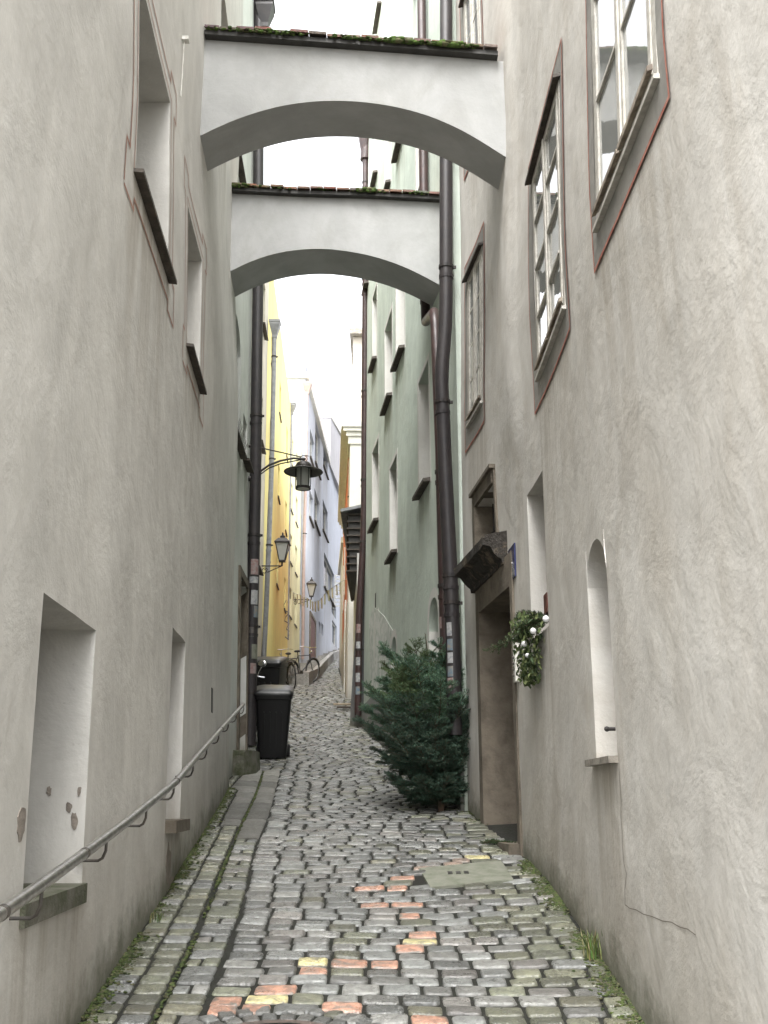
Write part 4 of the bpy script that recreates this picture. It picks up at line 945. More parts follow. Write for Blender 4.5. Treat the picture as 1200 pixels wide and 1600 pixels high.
while y < 58:
    pit = .128 if y < 12 else .138 if y < 24 else .2 if y < 36 else .26
    pit *= rs.uniform(.92, 1.08)
    L, Rr = lane_edges(y)
    if y < 13.2:
        segs = [(L + .015, lineA(y) - .012, .4), (lineB(y) + .012, Rr - .01, .08)] if y > 8.6 else [(L + .015, lineA(y) - .012, .35), (lineA(y) + .012, lineB(y) - .012, .25), (lineB(y) + .012, Rr - .01, .08)]
    else: segs = [(L + .02, Rr - .02, .08)]
    if 9.2 < y < 13.0: segs[0] = (L + .012, L + .11, .6)
    for (xa, xb, ms) in segs:
        x = xa + (rs.uniform(-.03, .0) if xb - xa > 1 else 0)
        while x < xb - .03:
            wd = rs.uniform(.135, .215) if y < 24 else rs.uniform(.16, .26)
            if xb - xa < .5: wd = (xb - xa) / (2 if xb - xa > .24 or row % 3 == 0 else 1) * rs.uniform(.92, 1.0)
            if xb - (x + wd) < .07 or xb - xa < .12: wd = xb - x
            cx = x + wd / 2
            wav = .022 * math.sin(cx * 1.9 + y * .35) + .012 * math.sin(cx * 4.1 + y * .8) - .05 * (cx - .1) ** 2
            cy = y + wav * (1 if y < 24 else .6) + rs.uniform(-.006, .006)
            if xb - xa < .5: cy = y
            x += wd
            if inside(cx, cy, PLATE) or (Vector((cx, cy)) - MH).length < MHR + .13: continue
            if -4 < 0 and (dR['y0'] - .1 < cy < dR['y1'] + .1 and cx > .86): pass
            edge = min(abs(cx - L), abs(cx - Rr))
            moss = ms + (.45 if edge < .3 and y < 12 else .25 if edge < .55 else 0) + (.25 if cx > .45 and y < 8.5 else 0)
            col = scol(cx, cy, moss)
            res = 2 if y < 9.5 else 1 if y < 20 else 0
            gap = rs.uniform(.010, .016) if y < 9 else rs.uniform(.014, .024)
            best = None
            for q in PAINT:
                if q[3]: continue
                if abs(q[0] - cx) < wd * .56 and abs(q[1] - cy) < pit * .62: best = q
            if best:
                best[3] = True; c_ = PC[best[2]]; k = rs.uniform(.85, 1.12); col = (c_[0] * k, c_[1] * k, c_[2] * k, 1)
            stone(cx, cy, wd - gap * 1.15, pit - gap * 1.6, rs.uniform(-.03, .03), col, rs.uniform(-.004, .004), res, bool(best))
    y += pit; row += 1
# ring of small setts round the manhole
for rr, n_ in ((MHR + .055, 34), (MHR + .145, 40)):
    for i in range(n_):
        a = 2 * math.pi * i / n_ + rr; cx, cy = MH.x + rr * math.cos(a), MH.y + rr * math.sin(a)
        if cy < 3.9: continue
        stone(cx, cy, 2 * math.pi * rr / n_ - .012, .075, a + math.pi / 2, tuple(v * .7 for v in scol(cx, cy, .1)[:3]) + (1,), 0, 2)
so_ = stones.build('cobbled_lane', M['cobble'], smooth=True); tag(so_, kind='structure')
jb = MB(); xs = [i * .35 for i in range(-12, 8)]; ys_ = [2 + .35 * i for i in range(170)]; n = len(xs)
jb.add([(x, y, zg(y) + crown(x, y) - .0125) for y in ys_ for x in xs], [(j * n + i, j * n + i + 1, (j + 1) * n + i + 1, (j + 1) * n + i) for j in range(len(ys_) - 1) for i in range(n - 1)])
tag(jb.build('lane_bed', M['joint'], smooth=True), kind='structure')
# long granite slabs of the gutter strip on the left
sb = MB(); sb.nonorm = False; y = 8.65
sb.c = []
while y < 13.0:
    ln = rs.uniform(.45, .95); yb = min(y + ln, 13.1); col = scol(0, y, .35); sb.col = tuple(v * 1.0 for v in (col[0], col[0] * .97, col[0] * .86)) + (1,)
    for (fa, fb) in ((lambda v: lineA(v) + .012, lambda v: lineB(v) - .012), (lambda v: lane_edges(v)[0] + .12, lambda v: lineA(v) - .014)):
        ys0_ = y
        if fa(9) < lineA(9) - .01:
            if yb < 9.3: continue
            ys0_ = max(y, 9.19)
        nn = 4; vs = []
        for i in range(nn + 1):
            yy = ys0_ + .006 + (yb - ys0_ - .014) * i / nn; xa, xb = fa(yy), fb(yy)
            for xx, dz in ((xa, -.05), (xa, -.006), (xa + .02, .003), ((xa + xb) / 2, .004), (xb - .02, .002), (xb, -.008), (xb, -.05)):
                vs.append((xx + rs.uniform(-.004, .004), yy, zg(yy) + crown(xx, yy) + dz + rs.uniform(-.002, .002)))
        sb.add(vs, [(i * 7 + k, i * 7 + k + 1, (i + 1) * 7 + k + 1, (i + 1) * 7 + k) for i in range(nn) for k in range(6)] + [tuple(range(7)), tuple(nn * 7 + k for k in range(7))])
    y = yb
tag(sb.build('kerb_slabs', M['slab'], smooth='auto'), kind='structure')
# cover plate with three slots, round grate at the foot of the picture
def on(x, y, d=0): return Vector((x, y, zg(y) + crown(x, y) + d))
cp = MB(); P_ = [p.copy() for p in PLATE]
cp.hexa([on(p.x, p.y, -.05) for p in P_] + [on(p.x, p.y, .004) for p in P_])
co_ = cp.build('inspection_cover', M['concrete'], org=on(P_[0].x, P_[0].y)); tag(co_, 'rectangular greenish inspection cover set in the cobbles before the doorway', 'cover')
c2 = MB(); cc_ = ground(716, 1369)
for i in range(3): c2.box(on(cc_.x + (i - 1) * .055, cc_.y, .006), (.032, .07, .006), Matrix.Rotation(math.atan(.15), 3, 'X'))
c2.build('lifting_slot', M['awning'], co_)
mh = MB(); seg = 48
mt = thing('manhole_cover', on(MH.x, MH.y), 'round cast iron manhole cover ringed by small setts nearest the viewer', 'manhole cover')
def ringpl(r0, r1, z, b):
    vs = [];
    for r_ in (r0, r1):
        for i in range(seg):
            a = 2 * math.pi * i / seg; x, y_ = MH.x + r_ * math.cos(a), MH.y + r_ * math.sin(a); vs.append(Vector((x, y_, zg(y_) + .0 + z)))
    for i in range(seg):
        a = 2 * math.pi * i / seg
    b.add(vs, [(i, (i + 1) % seg, seg + (i + 1) % seg, seg + i) for i in range(seg)])
ringpl(MHR - .035, MHR, .004, mh); mh.build('frame_ring', M['castiron'], mt)
mh = MB(); ringpl(.001, MHR - .045, -.004, mh); mh.build('lid', M['castiron'], mt)
mh = MB()
for rr, n_ in ((.29, 40), (.235, 32), (.18, 26), (.12, 18)):
    for i in range(n_):
        a = 2 * math.pi * i / n_; x, y_ = MH.x + rr * math.cos(a), MH.y + rr * math.sin(a)
        mh.box((x, y_, zg(y_) + .002), (.028, .022, .012), Matrix.Rotation(a, 3, 'Z'))
mh.build('lid_studs', M['castiron'], mt)
# broad stone steps of the raised footway along the blue house and its kerb
fw = MB(); fw.c = []; fw.col = (.30, .29, .27, 1); e0 = WL5.base(33)
def kerbx(y): 
    pts = [(28.6, -2.2), (31, -2.05), (36, -2.15), (44, -2.25), (50, -1.95), (55, -1.6)]
    for (a, b), (c, d) in zip(pts, pts[1:]):
        if y <= c: return b + (d - b) * (y - a) / (c - a)
    return -1.6
y = 28.8
def lw(y): return (WL4 if y < 32 else WL5 if y < 36.5 else WL6).base(y)
while y < 54:
    yb = y + 2.3; z = zg(y) + .30
    fw.hexa([(lw(y), y, z - .6), (kerbx(y) - .06, y, z - .6), (kerbx(yb) - .06, yb, z - .6), (lw(yb), yb, z - .6), (lw(y), y, z), (kerbx(y) - .06, y, z), (kerbx(yb) - .06, yb, z + .28), (lw(yb), yb, z + .28)])
    y = yb
tag(fw.build('stepped_footway', M['slab']), kind='structure')
kb = MB(); kb.c = []; kb.col = (.34, .33, .31, 1); y = 28.7
while y < 54:
    yb = y + 1.1; kb.hexa([(kerbx(a) + dx, a, zg(a) + dz) for dz in (-.2, .36) for a, dx in ((y + .02, -.06), (y + .02, .10), (yb - .02, .10), (yb - .02, -.06))]); y = yb
tag(kb.build('kerb', M['slab']), kind='structure')
# moss and litter along the foot of the walls
ms = MB(); rm = random.Random(5); ms.c = []
def mossrun(fx, y0, y1, n_, wd, dirn, green=1):
    for i in range(n_):
        y = rm.uniform(y0, y1); k = noise.noise(Vector((y * 1.7, dirn * 3, 0)))
        if rm.random() > .45 + k * 1.4: continue
        x = fx(y) + dirn * abs(rm.gauss(0, wd)); s_ = rm.uniform(.003, .009); c = rm.uniform(.6, 1.3)
        ms.col = rm.choice(((.075 * c, .105 * c, .025 * c, 1), (.05 * c, .075 * c, .02 * c, 1), (.10 * c, .10 * c, .05 * c, 1)))
        ms.ball(on(x, y, s_ * .2 - .002), s_, 5, (1.4, 1.4, .6), .3)
mossrun(WL1.base, 3.8, 11.4, 7000, .04, 1); mossrun(WR1.base, 3.8, 8.1, 7000, .05, -1); mossrun(WR1.base, 9.2, 9.9, 300, .08, -1)
mossrun(lineA, 4, 13, 2200, .008, 1)
tag(ms.build('moss', M['moss'], smooth=True), 'green moss creeping along the foot of both walls and between stones', 'moss', kind='stuff')
wd_ = MB(); wd_.c = []; wd_.nonorm = True
def tuft(b, c, n_, hh, rnd, cols):
    for i in range(n_):
        a = rnd.uniform(0, 6.28); l = hh * rnd.uniform(.5, 1); lean = rnd.uniform(.1, .6); p = c + Vector((rnd.gauss(0, .02), rnd.gauss(0, .03), 0)); w_ = .0028
        d = Vector((math.cos(a), math.sin(a), 0)); s_ = Vector((-d.y, d.x, 0)) * w_; b.col = tuple(v * rnd.uniform(.7, 1.2) for v in rnd.choice(cols)) + (1,)
        q = [p + d * (l * lean * t_ * t_) + Vector((0, 0, l * t_ * (1 - .25 * lean * t_))) for t_ in (0, .35, .7, 1)]
        b.add([q[0] - s_, q[0] + s_, q[1] + s_, q[1] - s_, q[2] + s_ * .7, q[2] - s_ * .7, q[3]], [(0, 1, 2, 3), (3, 2, 4, 5), (5, 4, 6)])
GC = [(.13, .17, .05), (.20, .20, .08), (.09, .13, .04)]
for (px, py, n_, hh, lb) in ((928, 1500, 70, .17, 'tall green grass tuft growing at the foot of the right wall'), (245, 1440, 40, .07, 'small grass tuft low by the left wall above the mossy gutter')):
    p = ground(px, py); b = MB(); b.nonorm = True; b.c = []; tuft(b, p, n_, hh, rm, GC); tag(b.build('grass_tuft', M['leaf'], org=p), lb, 'grass')

# ------------------------------------------------------------------ handrail
hr = thing('handrail', WL1.P(6, 1.65, -.09), 'long brushed steel handrail climbing along the left wall on bent brackets', 'handrail')
pts = [WL1.P(y, zg(y) + .77 + .02 * math.sin(y), -.10) for y in [2.2 + .4 * i for i in range(24)]]
pxs = [(0, 1428), (60, 1386), (130, 1335), (200, 1283), (275, 1222), (310, 1180), (345, 1140), (370, 1112)]
pts = []
for p in pxs: y, z = WL1.hit(*p, d=-.10); pts.append(WL1.P(y, z, -.10))
d0 = (pts[0] - pts[1]).normalized(); pts = [pts[0] + d0 * 1.2] + pts
e = WL2.P(12.75, 2.735, -.10); pts.append(e); pts.append(e + Vector((-.03, .1, .005))); 
b = MB(); b.tube(pts, .021, 14); b.build('rail', M['steel'], hr, smooth='auto')
b = MB()
for i in range(1, len(pts) - 2):
    a_, c_ = pts[i], pts[i] + (pts[i + 1] - pts[i]).normalized() * .03
    if i % 2 == 1: b = MB(); b.cyl(a_, c_, .0225, n=14); b.build('rail_sleeve', M['steeld'], hr)
for px, py in ((66, 1384), (167, 1306), (229, 1259), (272, 1222), (302, 1190), (323, 1165), (342, 1143), (357, 1126), (369, 1113), (381, 1102)):
    W = WL1 if px < 375 else WL2
    y, z = W.hit(px, py, d=-.10); p = W.P(y, z, -.10); q = W.P(y, z - .10, 0)
    b = MB(); b.tube([p - Vector((0, 0, .015)), p - Vector((0, 0, .06)), p + Vector((-.012, 0, -.09)), p + Vector((-.03, 0, -.10)), W.P(y, z - .10, .02)], .0065, 8)
    b.build('bracket', M['steeld'], hr, smooth='auto')
e_ = WL1.P(3.15 + .1, 1.4, 0)
# ------------------------------------------------------------------ drainpipes
def drainpipe(label, pts, r, mat, clamps=(), stick=(), hopper=None, shoe=True):
    t = thing('drainpipe', pts[-1], label, 'drainpipe')
    b = MB(); b.tube(pts, r, 16); b.build('pipe', mat, t, smooth='auto')
    def at(z):
        for a, c in zip(pts, pts[1:]):
            if (a.z - z) * (c.z - z) <= 0 and a.z != c.z: return a.lerp(c, (a.z - z) / (a.z - c.z))
        return pts[-1]
    for z in clamps:
        p = at(z); b = MB(); b.cyl(p - Vector((0, 0, .018)), p + Vector((0, 0, .018)), r + .009, n=16); b.box(p + Vector((r + .01, .0, 0)), (.05, .02, .03)); b.build('clamp', M['iron'], t)
        b = MB(); b.cyl(p - Vector((0, 0, .14)), p - Vector((0, 0, .10)), r + .006, r + .008, n=16); b.build('joint_collar', mat, t)
    if hopper:
        p, w0, w1, h_ = hopper; b = MB(); b.lathe(p, [(w1, 0), (w1 * 1.05, h_ * .15), (w0, h_ * .75), (w0, h_ * .85), (w0 * 1.1, h_ * .87), (w0 * 1.1, h_)], 4 if w0 > .15 else 16); b.build('hopper', mat, t)
    for (z, h_, a0, a1, m) in stick:     # sticker bent round the pipe
        b = MB(); n = 6; vs = []
        for zz in (z, z + h_):
            p = at(zz)
            for i in range(n + 1):
                a = math.radians(a0 + (a1 - a0) * i / n); vs.append(p + Vector((math.cos(a), math.sin(a), 0)) * (r + .0015))
        b.add(vs, [(i, i + 1, n + 2 + i, n + 1 + i) for i in range(n)]); b.build('sticker', m, t)
    return t
PW, PR, PB = M['paper'], M['paper2'], M['paper3']
def chain(Y, pl_): return [atY(px, py, Y) for px, py in pl_]
# right pair
pa = chain(9.86, [(697, -60), (697, 250), (697, 470), (696, 510), (691, 570), (690, 600), (692, 640), (695, 720), (700, 820), (704, 900), (708, 1000)]) + [atY(708, 1000, 9.86) + Vector((.0, 0, -.9))]
drainpipe('thick dark kinked drainpipe running down in front of the second arch beside the window', pa, .072, M['pipeb'], (9.2, 7.1, 5.55, 3.72, 3.45),
          ((2.86, .10, 215, 262, PW), (2.98, .11, 215, 262, PB), (3.12, .13, 215, 258, PW), (2.73, .1, 215, 262, PB), (2.62, .1, 210, 262, PR)))
pb_ = [Vector((.505, 11.4, 17)), Vector((.505, 11.4, 7.5)), Vector((.508, 11.36, 7.2)), Vector((.57, 10.62, 6.95)), Vector((.578, 10.5, 6.75))] + chain(10.5, [(684, 600), (688, 700), (692, 860), (696, 1000)]) + [atY(696, 1000, 10.5) + Vector((0, 0, -.9))]
drainpipe('brown drainpipe just left of the thick dark one on the green house', pb_, .058, M['pipebr'], (10.4, 7.6, 5.0, 3.75), ((3.3, .12, 180, 230, PR), (2.8, .2, 200, 250, PW)))
n9 = MB(); pz = atY(704, 1195, 9.86)
# green house far corner
pc = chain(18.4, [(600, -30), (592, 60), (584, 150), (573, 222), (571, 250)])
pd = chain(18.4, [(571, 250), (571, 435), (570, 600), (569, 800), (567, 860), (561, 960), (560, 1040), (559, 1118)])
drainpipe('slender brown corner drainpipe with a funnel on the far edge of the green house', pd, .062, M['pipebr'], (13.8, 11.6, 9.2, 7.4, 6.2, 4.2),
          ((3.62, .16, 225, 300, PW), (3.92, .16, 225, 300, PW), (4.2, .14, 225, 300, PW), (4.5, .16, 225, 300, PR), (3.4, .14, 225, 300, PB)), (pd[0] - Vector((0, 0, .1)), .14, .065, .75))
drainpipe('leaning upper length of gutter pipe above the funnel on the green corner', pc, .11, M['pipebr'], (17, ))
# left corner pipe
pe = chain(14.02, [(405, -60), (404, 200), (403, 440), (401, 600), (399, 760), (396, 900), (393, 1000), (390, 1165)])
drainpipe('tall black drainpipe on the left corner covered with stickers behind the handrail', pe, .083, M['pipeb'], (12.5, 9.6, 7.0, 5.2, 3.9, 2.98),
          ((4.62, .22, 250, 330, PR), (4.5, .09, 240, 330, PW), (4.2, .2, 260, 330, PW), (4.02, .16, 290, 340, PB), (3.75, .14, 235, 300, M['steeld']), (3.45, .2, 280, 350, M['concrete']), (3.25, .14, 270, 330, PR)),
          (atY(413, 45, 14.02), .2, .09, .5))
drainpipe('pale zinc drainpipe with square hopper where the cream house meets the yellow one', chain(21.9, [(429, 515), (427, 620), (424, 740), (420, 850), (416, 950), (412, 1030)]), .055, M['zinc'], (11.5, 9, 7),
          (), (atY(429, 528, 21.9), .17, .08, .42))
drainpipe('thin zinc drainpipe between the bright and the pale yellow house', chain(32.1, [(455, 640), (453, 740), (451, 860), (449, 1000)]), .05, M['zinc'], (12, 9.5), (), (atY(455, 648, 32.1), .2, .08, .4))
drainpipe('copper coloured drainpipe on the corner of the pale blue house', chain(36.35, [(480, 605), (478, 740), (475, 860), (473, 1030)]), .055, M['copper'], (14, 11), (), (atY(480, 616, 36.35), .22, .09, .45))
drainpipe('thin dark drainpipe on the red side wall', chain(24.9, [(547, 720), (546, 850), (545, 1000)]), .05, M['copper'], (9, 7))

# ------------------------------------------------------------------ mossy corner stone by the black drainpipe
b = MB(); rr_ = random.Random(2)
z0 = zg(12.6) - .1
pr_ = [(-1.86, 12.52), (-1.64, 12.5), (-1.53, 12.72), (-1.52, 13.1), (-1.86, 13.2)]
vs = [(x, y, z0) for x, y in pr_] + [(x - .03 * (x > -1.8), y + .02, z0 + .34) for x, y in pr_] + [(-1.72 + (x + 1.72) * .86, 12.85 + (y - 12.85) * .86, z0 + .385) for x, y in pr_]
b.add(vs, [(k, (k + 1) % 5, 5 + (k + 1) % 5, 5 + k) for k in range(5)] + [(5 + k, 5 + (k + 1) % 5, 10 + (k + 1) % 5, 10 + k) for k in range(5)] + [tuple(range(10, 15))])
tag(b.build('corner_stone', M['moss_stone'], org=(-1.6, 12.8, z0), smooth='auto'), 'dark mossy corner guard stone at the end of the handrail', 'stone')

# ------------------------------------------------------------------ bins
def wheelie(loc, rz, w_, dp, hh, label, openlid=0):
    t = thing('wheelie_bin', (0, 0, 0), label, 'rubbish bin', 'black wheelie bins at the left side of the lane')
    b = MB(); n = 0
    def rring(k, z, rad=.05, off=0):
        w2, d2 = w_ / 2 * k, dp / 2 * k; q = []
        for sx, sy, a0 in ((1, -1, -90), (1, 1, 0), (-1, 1, 90), (-1, -1, 180)):
            for j in range(4):
                a = math.radians(a0 + 30 * j); q.append(Vector((sx * (w2 - rad) + rad * math.cos(a), sy * (d2 - rad) + rad * math.sin(a) + off, z)))
        return q
    R_ = [rring(.74, .06), rring(.78, .12), rring(.80, .25), rring(.96, hh - .13), rring(1.02, hh - .12), rring(1.03, hh - .05), rring(.97, hh - .045)]
    vs = [p for r_ in R_ for p in r_]; m = 16
    b.add(vs, [(i * m + k, i * m + (k + 1) % m, (i + 1) * m + (k + 1) % m, (i + 1) * m + k) for i in range(len(R_) - 1) for k in range(m)] + [tuple(range(m)), tuple((len(R_) - 1) * m + k for k in range(m))])
    for k in (-.6, -.2, .2, .6): b.box((w_ * .4 * k, -dp / 2 * .9, hh * .45), (.02, .02, hh * .5), Matrix.Rotation(.10, 3, 'X'))
    b.build('body', M['plastic'], t, smooth='auto')
    b = MB(); R_ = [rring(1.07, hh - .045), rring(1.08, hh - .02), rring(1.04, hh + .005, .06), rring(.8, hh + .03, .08), rring(.4, hh + .036, .04)]
    vs = [p for r_ in R_ for p in r_]; vs = [p + Vector((0, 0, .06 * (p.y / dp) - .0)) for p in vs]
    if openlid: vs = [Matrix.Rotation(0, 3, 'X') @ p for p in vs]
    b.add(vs, [(i * m + k, i * m + (k + 1) % m, (i + 1) * m + (k + 1) % m, (i + 1) * m + k) for i in range(len(R_) - 1) for k in range(m)] + [tuple(range(m)), tuple((len(R_) - 1) * m + k for k in range(m))])
    lo = b.build('lid', M['lid'], t, smooth='auto')
    b = MB(); b.tube([(-w_ * .38, dp * .50, hh - .08), (-w_ * .38, dp * .60, hh - .04), (w_ * .38, dp * .60, hh - .04), (w_ * .38, dp * .50, hh - .08)], .014, 8); b.build('handle', M['plastic'], t)
    for s in (-1, 1):
        b = MB(); b.cyl((s * w_ * .36, dp * .36, .10), (s * w_ * .46, dp * .36, .10), .10, n=20); b.build('wheel', M['rubber'], t, smooth='auto')
    t.location = loc; t.rotation_euler = (math.atan(.15) * math.cos(rz), 0, rz); return t
wheelie((-1.52, 14.35, zg(14.1) + .0), math.radians(4), .50, .52, .96, 'black wheelie bin standing nearest in front beside the drainpipe')
wheelie((-2.02, 17.9, zg(17.8)), math.radians(-6), .64, .72, 1.22, 'taller black wheelie bin with a sloping lid behind the scooter')
# ------------------------------------------------------------------ scooter between the bins
sc = thing('motor_scooter', (0, 0, 0), 'dark motor scooter with chromed parts squeezed between the two bins', 'scooter')
for y_, nm in ((-.62, 'wheel'), (.62, 'wheel')):
    b = MB(); b.tube([(0, y_ + .22 * math.cos(a), .24 + .22 * math.sin(a)) for a in [2 * math.pi * i / 24 for i in range(24)]], .055, 10, closed=True); wo = b.build('wheel', M['rubber'], sc, smooth='auto')
    b = MB(); b.cyl((-.03, y_, .24), (.03, y_, .24), .15, n=18); b.build('rim', M['chrome'], wo)
def loft(b, secs, n=12):
    vs = []
    for (c, rx, rz_) in secs:
        for k in range(n):
            a = 2 * math.pi * k / n; vs.append((c[0] + rx * math.cos(a), c[1], c[2] + rz_ * math.sin(a)))
    b.add(vs, [(i * n + k, i * n + (k + 1) % n, (i + 1) * n + (k + 1) % n, (i + 1) * n + k) for i in range(len(secs) - 1) for k in range(n)] + [tuple(range(n)), tuple((len(secs) - 1) * n + k for k in range(n))])
b = MB(); loft(b, [((0, -.15, .36), .14, .08), ((0, .1, .42), .19, .16), ((0, .5, .5), .2, .2), ((0, .8, .56), .15, .12), ((0, .95, .58), .06, .05)]); b.build('body', M['lid'], sc, smooth=True)
b = MB(); b.box((0, -.25, .26), (.34, .5, .06)); b.build('footboard', M['plastic'], sc)
b = MB(); loft(b, [((0, -.62, .5), .04, .1), ((0, -.52, .62), .2, .3), ((0, -.46, .66), .21, .32), ((0, -.42, .66), .1, .2)]); b.build('leg_shield', M['lid'], sc, smooth=True)
b = MB(); loft(b, [((0, -.05, .74), .1, .04), ((0, .1, .76), .15, .06), ((0, .55, .80), .16, .07), ((0, .85, .82), .1, .05)]); b.build('seat', M['plastic'], sc, smooth=True)
b = MB(); b.tube([(-.36, -.42, 1.02), (-.2, -.48, 1.05), (0, -.52, 1.02), (.2, -.48, 1.05), (.36, -.42, 1.02)], .015, 8); b.cyl((0, -.62, .3), (0, -.5, 1.02), .025); b.build('handlebar', M['chrome'], sc, smooth='auto')
for s in (-1, 1):
    b = MB(); b.tube([(s * .26, -.46, 1.05), (s * .33, -.46, 1.18)], .007, 6); b.ball((s * .35, -.46, 1.23), .07, 10, (1, .3, .7)); b.build('mirror', M['chrome'], sc, smooth='auto')
b = MB(); b.ball((0, -.60, .92), .09, 12, (1, .8, 1)); b.build('headlight', M['lampglass'], sc, smooth=True)
b = MB(); b.cyl((.14, .1, .22), (.17, .75, .3), .045, .05, n=14); b.build('exhaust', M['chrome'], sc, smooth='auto')
sc.location = (-1.98, 15.9, zg(15.9)); sc.rotation_euler = (math.atan(.155), 0, math.radians(-14))

# ------------------------------------------------------------------ bicycles
def bicycle(label):
    t = thing('bicycle', (0, 0, 0), label, 'bicycle', 'bicycles leaning by the yellow house')
    for y_ in (-.52, .52):
        b = MB(); ring = [(0, y_ + .33 * math.cos(a), .34 + .33 * math.sin(a)) for a in [2 * math.pi * i / 32 for i in range(32)]]
        b.tube(ring, .018, 8, closed=True); wo = b.build('wheel', M['rubber'], t, smooth='auto')
        b = MB(); b.tube([(0, y_ + .305 * math.cos(a), .34 + .305 * math.sin(a)) for a in [2 * math.pi * i / 32 for i in range(32)]], .009, 6, closed=True)
        for i in range(18):
            a = 2 * math.pi * i / 18; b.cyl((0, y_, .34), (0, y_ + .3 * math.cos(a), .34 + .3 * math.sin(a)), .0022, n=4)
        b.cyl((-.04, y_, .34), (.04, y_, .34), .02); b.build('rim', M['zinc'], wo)
        b = MB(); b.tube([(0, y_ + .36 * math.cos(a), .34 + .36 * math.sin(a)) for a in [math.radians(v) for v in range(20, 165, 12)]], .02, 6); b.build('mudguard', M['paintg'], t, smooth='auto')
    b = MB(); bb = (0, -.08, .30); st = (0, -.22, .80); hd = (0, .36, .82); hb = (0, .40, .62); fa = (0, .52, .34); ra = (0, -.52, .34)
    for a, c, r_ in ((bb, st, .016), (st, (0, .37, .78), .014), (bb, hb, .018), (hd, hb, .02), (ra, bb, .010), (ra, st, .009), (hb, fa, .013)): b.cyl(a, c, r_, n=8)
    b.build('frame', M['paintg'], t, smooth='auto')
    b = MB(); b.tube([(-.28, .26, 1.0), (-.22, .36, 1.02), (0, .38, 1.0), (.22, .36, 1.02), (.28, .26, 1.0)], .012, 8); b.cyl(hd, (0, .35, 1.0), .012); b.build('handlebar', M['chrome'], t, smooth='auto')
    b = MB(); b.ball((0, -.26, .93), .1, 10, (.75, 1.3, .35)); b.cyl(st, (0, -.25, .92), .012); b.build('saddle', M['rubber'], t, smooth='auto')
    b = MB(); b.cyl((.02, -.08, .30), (.03, -.08, .30), .09, n=20); b.cyl((0, -.08, .30), (.05, .02, .17), .008); b.cyl((0, -.08, .30), (-.06, -.18, .43), .008); b.box((.08, .02, .17), (.08, .06, .02)); b.box((-.09, -.18, .43), (.08, .06, .02)); b.build('crank', M['steeld'], t)
    b = MB(); b.box((0, -.50, .74), (.14, .34, .015)); b.cyl((.05, -.52, .34), (.05, -.62, .73), .006, n=6); b.cyl((-.05, -.52, .34), (-.05, -.62, .73), .006, n=6); b.build('rear_rack', M['iron'], t)
    b = MB(); b.ball((0, .45, .88), .04, 8); b.build('headlight', M['chrome'], t, smooth=True)
    return t
def copy_tree(o, parent=None):
    c = o.copy(); S.collection.objects.link(c); c.parent = parent
    for ch in o.children: copy_tree(ch, c)
    return c
p = ground(453, 1076); bk = bicycle('nearer bicycle leaning with its front wheel toward the viewer behind the bins')
bk.location = (p.x - .10, p.y, zg(p.y)); bk.rotation_euler = (math.radians(10), math.radians(-6), math.radians(22))
b2 = copy_tree(bk); b2['label'] = 'farther bicycle side on next to the kerb of the stepped footway'
p = ground(472, 1072); b2.location = (p.x - .08, p.y + .9, zg(p.y + .9)); b2.rotation_euler = (math.radians(10), math.radians(7), math.radians(-30))

# ------------------------------------------------------------------ lamps
def lerpv(a, b, t): return a + (b - a) * t
L1 = thing('street_lamp', WL2.P(13.95, 6.6), 'nearest street lamp with wide round shade hanging from a curved arm on the left', 'street lamp')
c = atY(474, 740, 14.0)          # lamp body centre
ra_, rb2 = atY(393, 748, 14.0), atY(395, 697, 14.0); tip = atY(478, 717, 14.0)
arm = [ra_, atY(405, 738, 14), atY(420, 727, 14), atY(438, 720, 14), atY(458, 716, 14), tip]
b = MB(); b.tube(arm, .016, 8); b.tube([p - Vector((0, 0, .045)) if 0 < i < 5 else p for i, p in enumerate(arm)], .009, 6); b.tube([rb2, atY(440, 707, 14), atY(470, 714, 14)], .009, 6); b.cyl(ra_ + Vector((-.05, 0, 0)), ra_, .04)
b.cyl(rb2 + Vector((-.06, 0, 0)), rb2, .025)
b.build('arm', M['iron'], L1, smooth='auto')
tp = atY(474, 722, 14.0).z; bt_ = atY(474, 764, 14.0).z; H_ = tp - bt_
b = MB(); b.tube([Vector((c.x + .05 * math.cos(a), 14, tp + .05 + .05 * math.sin(a))) for a in [2 * math.pi * i / 16 for i in range(16)]], .006, 6, closed=True); b.cyl((c.x, 14, tp), (c.x, 14, tp + .03), .02); b.build('hanging_ring', M['iron'], L1)
C_ = Vector((c.x, 14.0, 0))
b = MB(); b.lathe(C_, [(.03, tp + .01), (.08, tp - .005), (.105, tp - .03), (.12, tp - .06), (.12, tp - .09), (.10, tp - .09)], 24); b.build('cap', M['iron'], L1, smooth='auto')
b = MB(); b.lathe(C_, [(.11, tp - .095), (.28, tp - .145), (.282, tp - .152), (.11, tp - .112)], 36, cap=False); b.build('shade', M['irong'], L1, smooth='auto')
b = MB(); b.lathe(C_, [(.10, tp - .10), (.093, bt_ + .03)], 24, cap=False); b.build('glass_cylinder', M['lampglass'], L1, smooth='auto')
b = MB(); b.lathe(C_, [(.095, bt_ + .03), (.112, bt_ + .03), (.112, bt_), (.085, bt_)], 24, cap=False)
for i in range(6):
    a = 2 * math.pi * i / 6 + .3; b.cyl(C_ + Vector((.115 * math.cos(a), .115 * math.sin(a), tp - .09)), C_ + Vector((.108 * math.cos(a), .108 * math.sin(a), bt_ + .01)), .007, n=6)
b.build('cage', M['iron'], L1)
b = MB(); b.cyl(C_ + Vector((0, 0, bt_ + .004)), C_ + Vector((0, 0, bt_ + .01)), .088, n=24); b.build('bottom_glass', M['white_p'], L1)
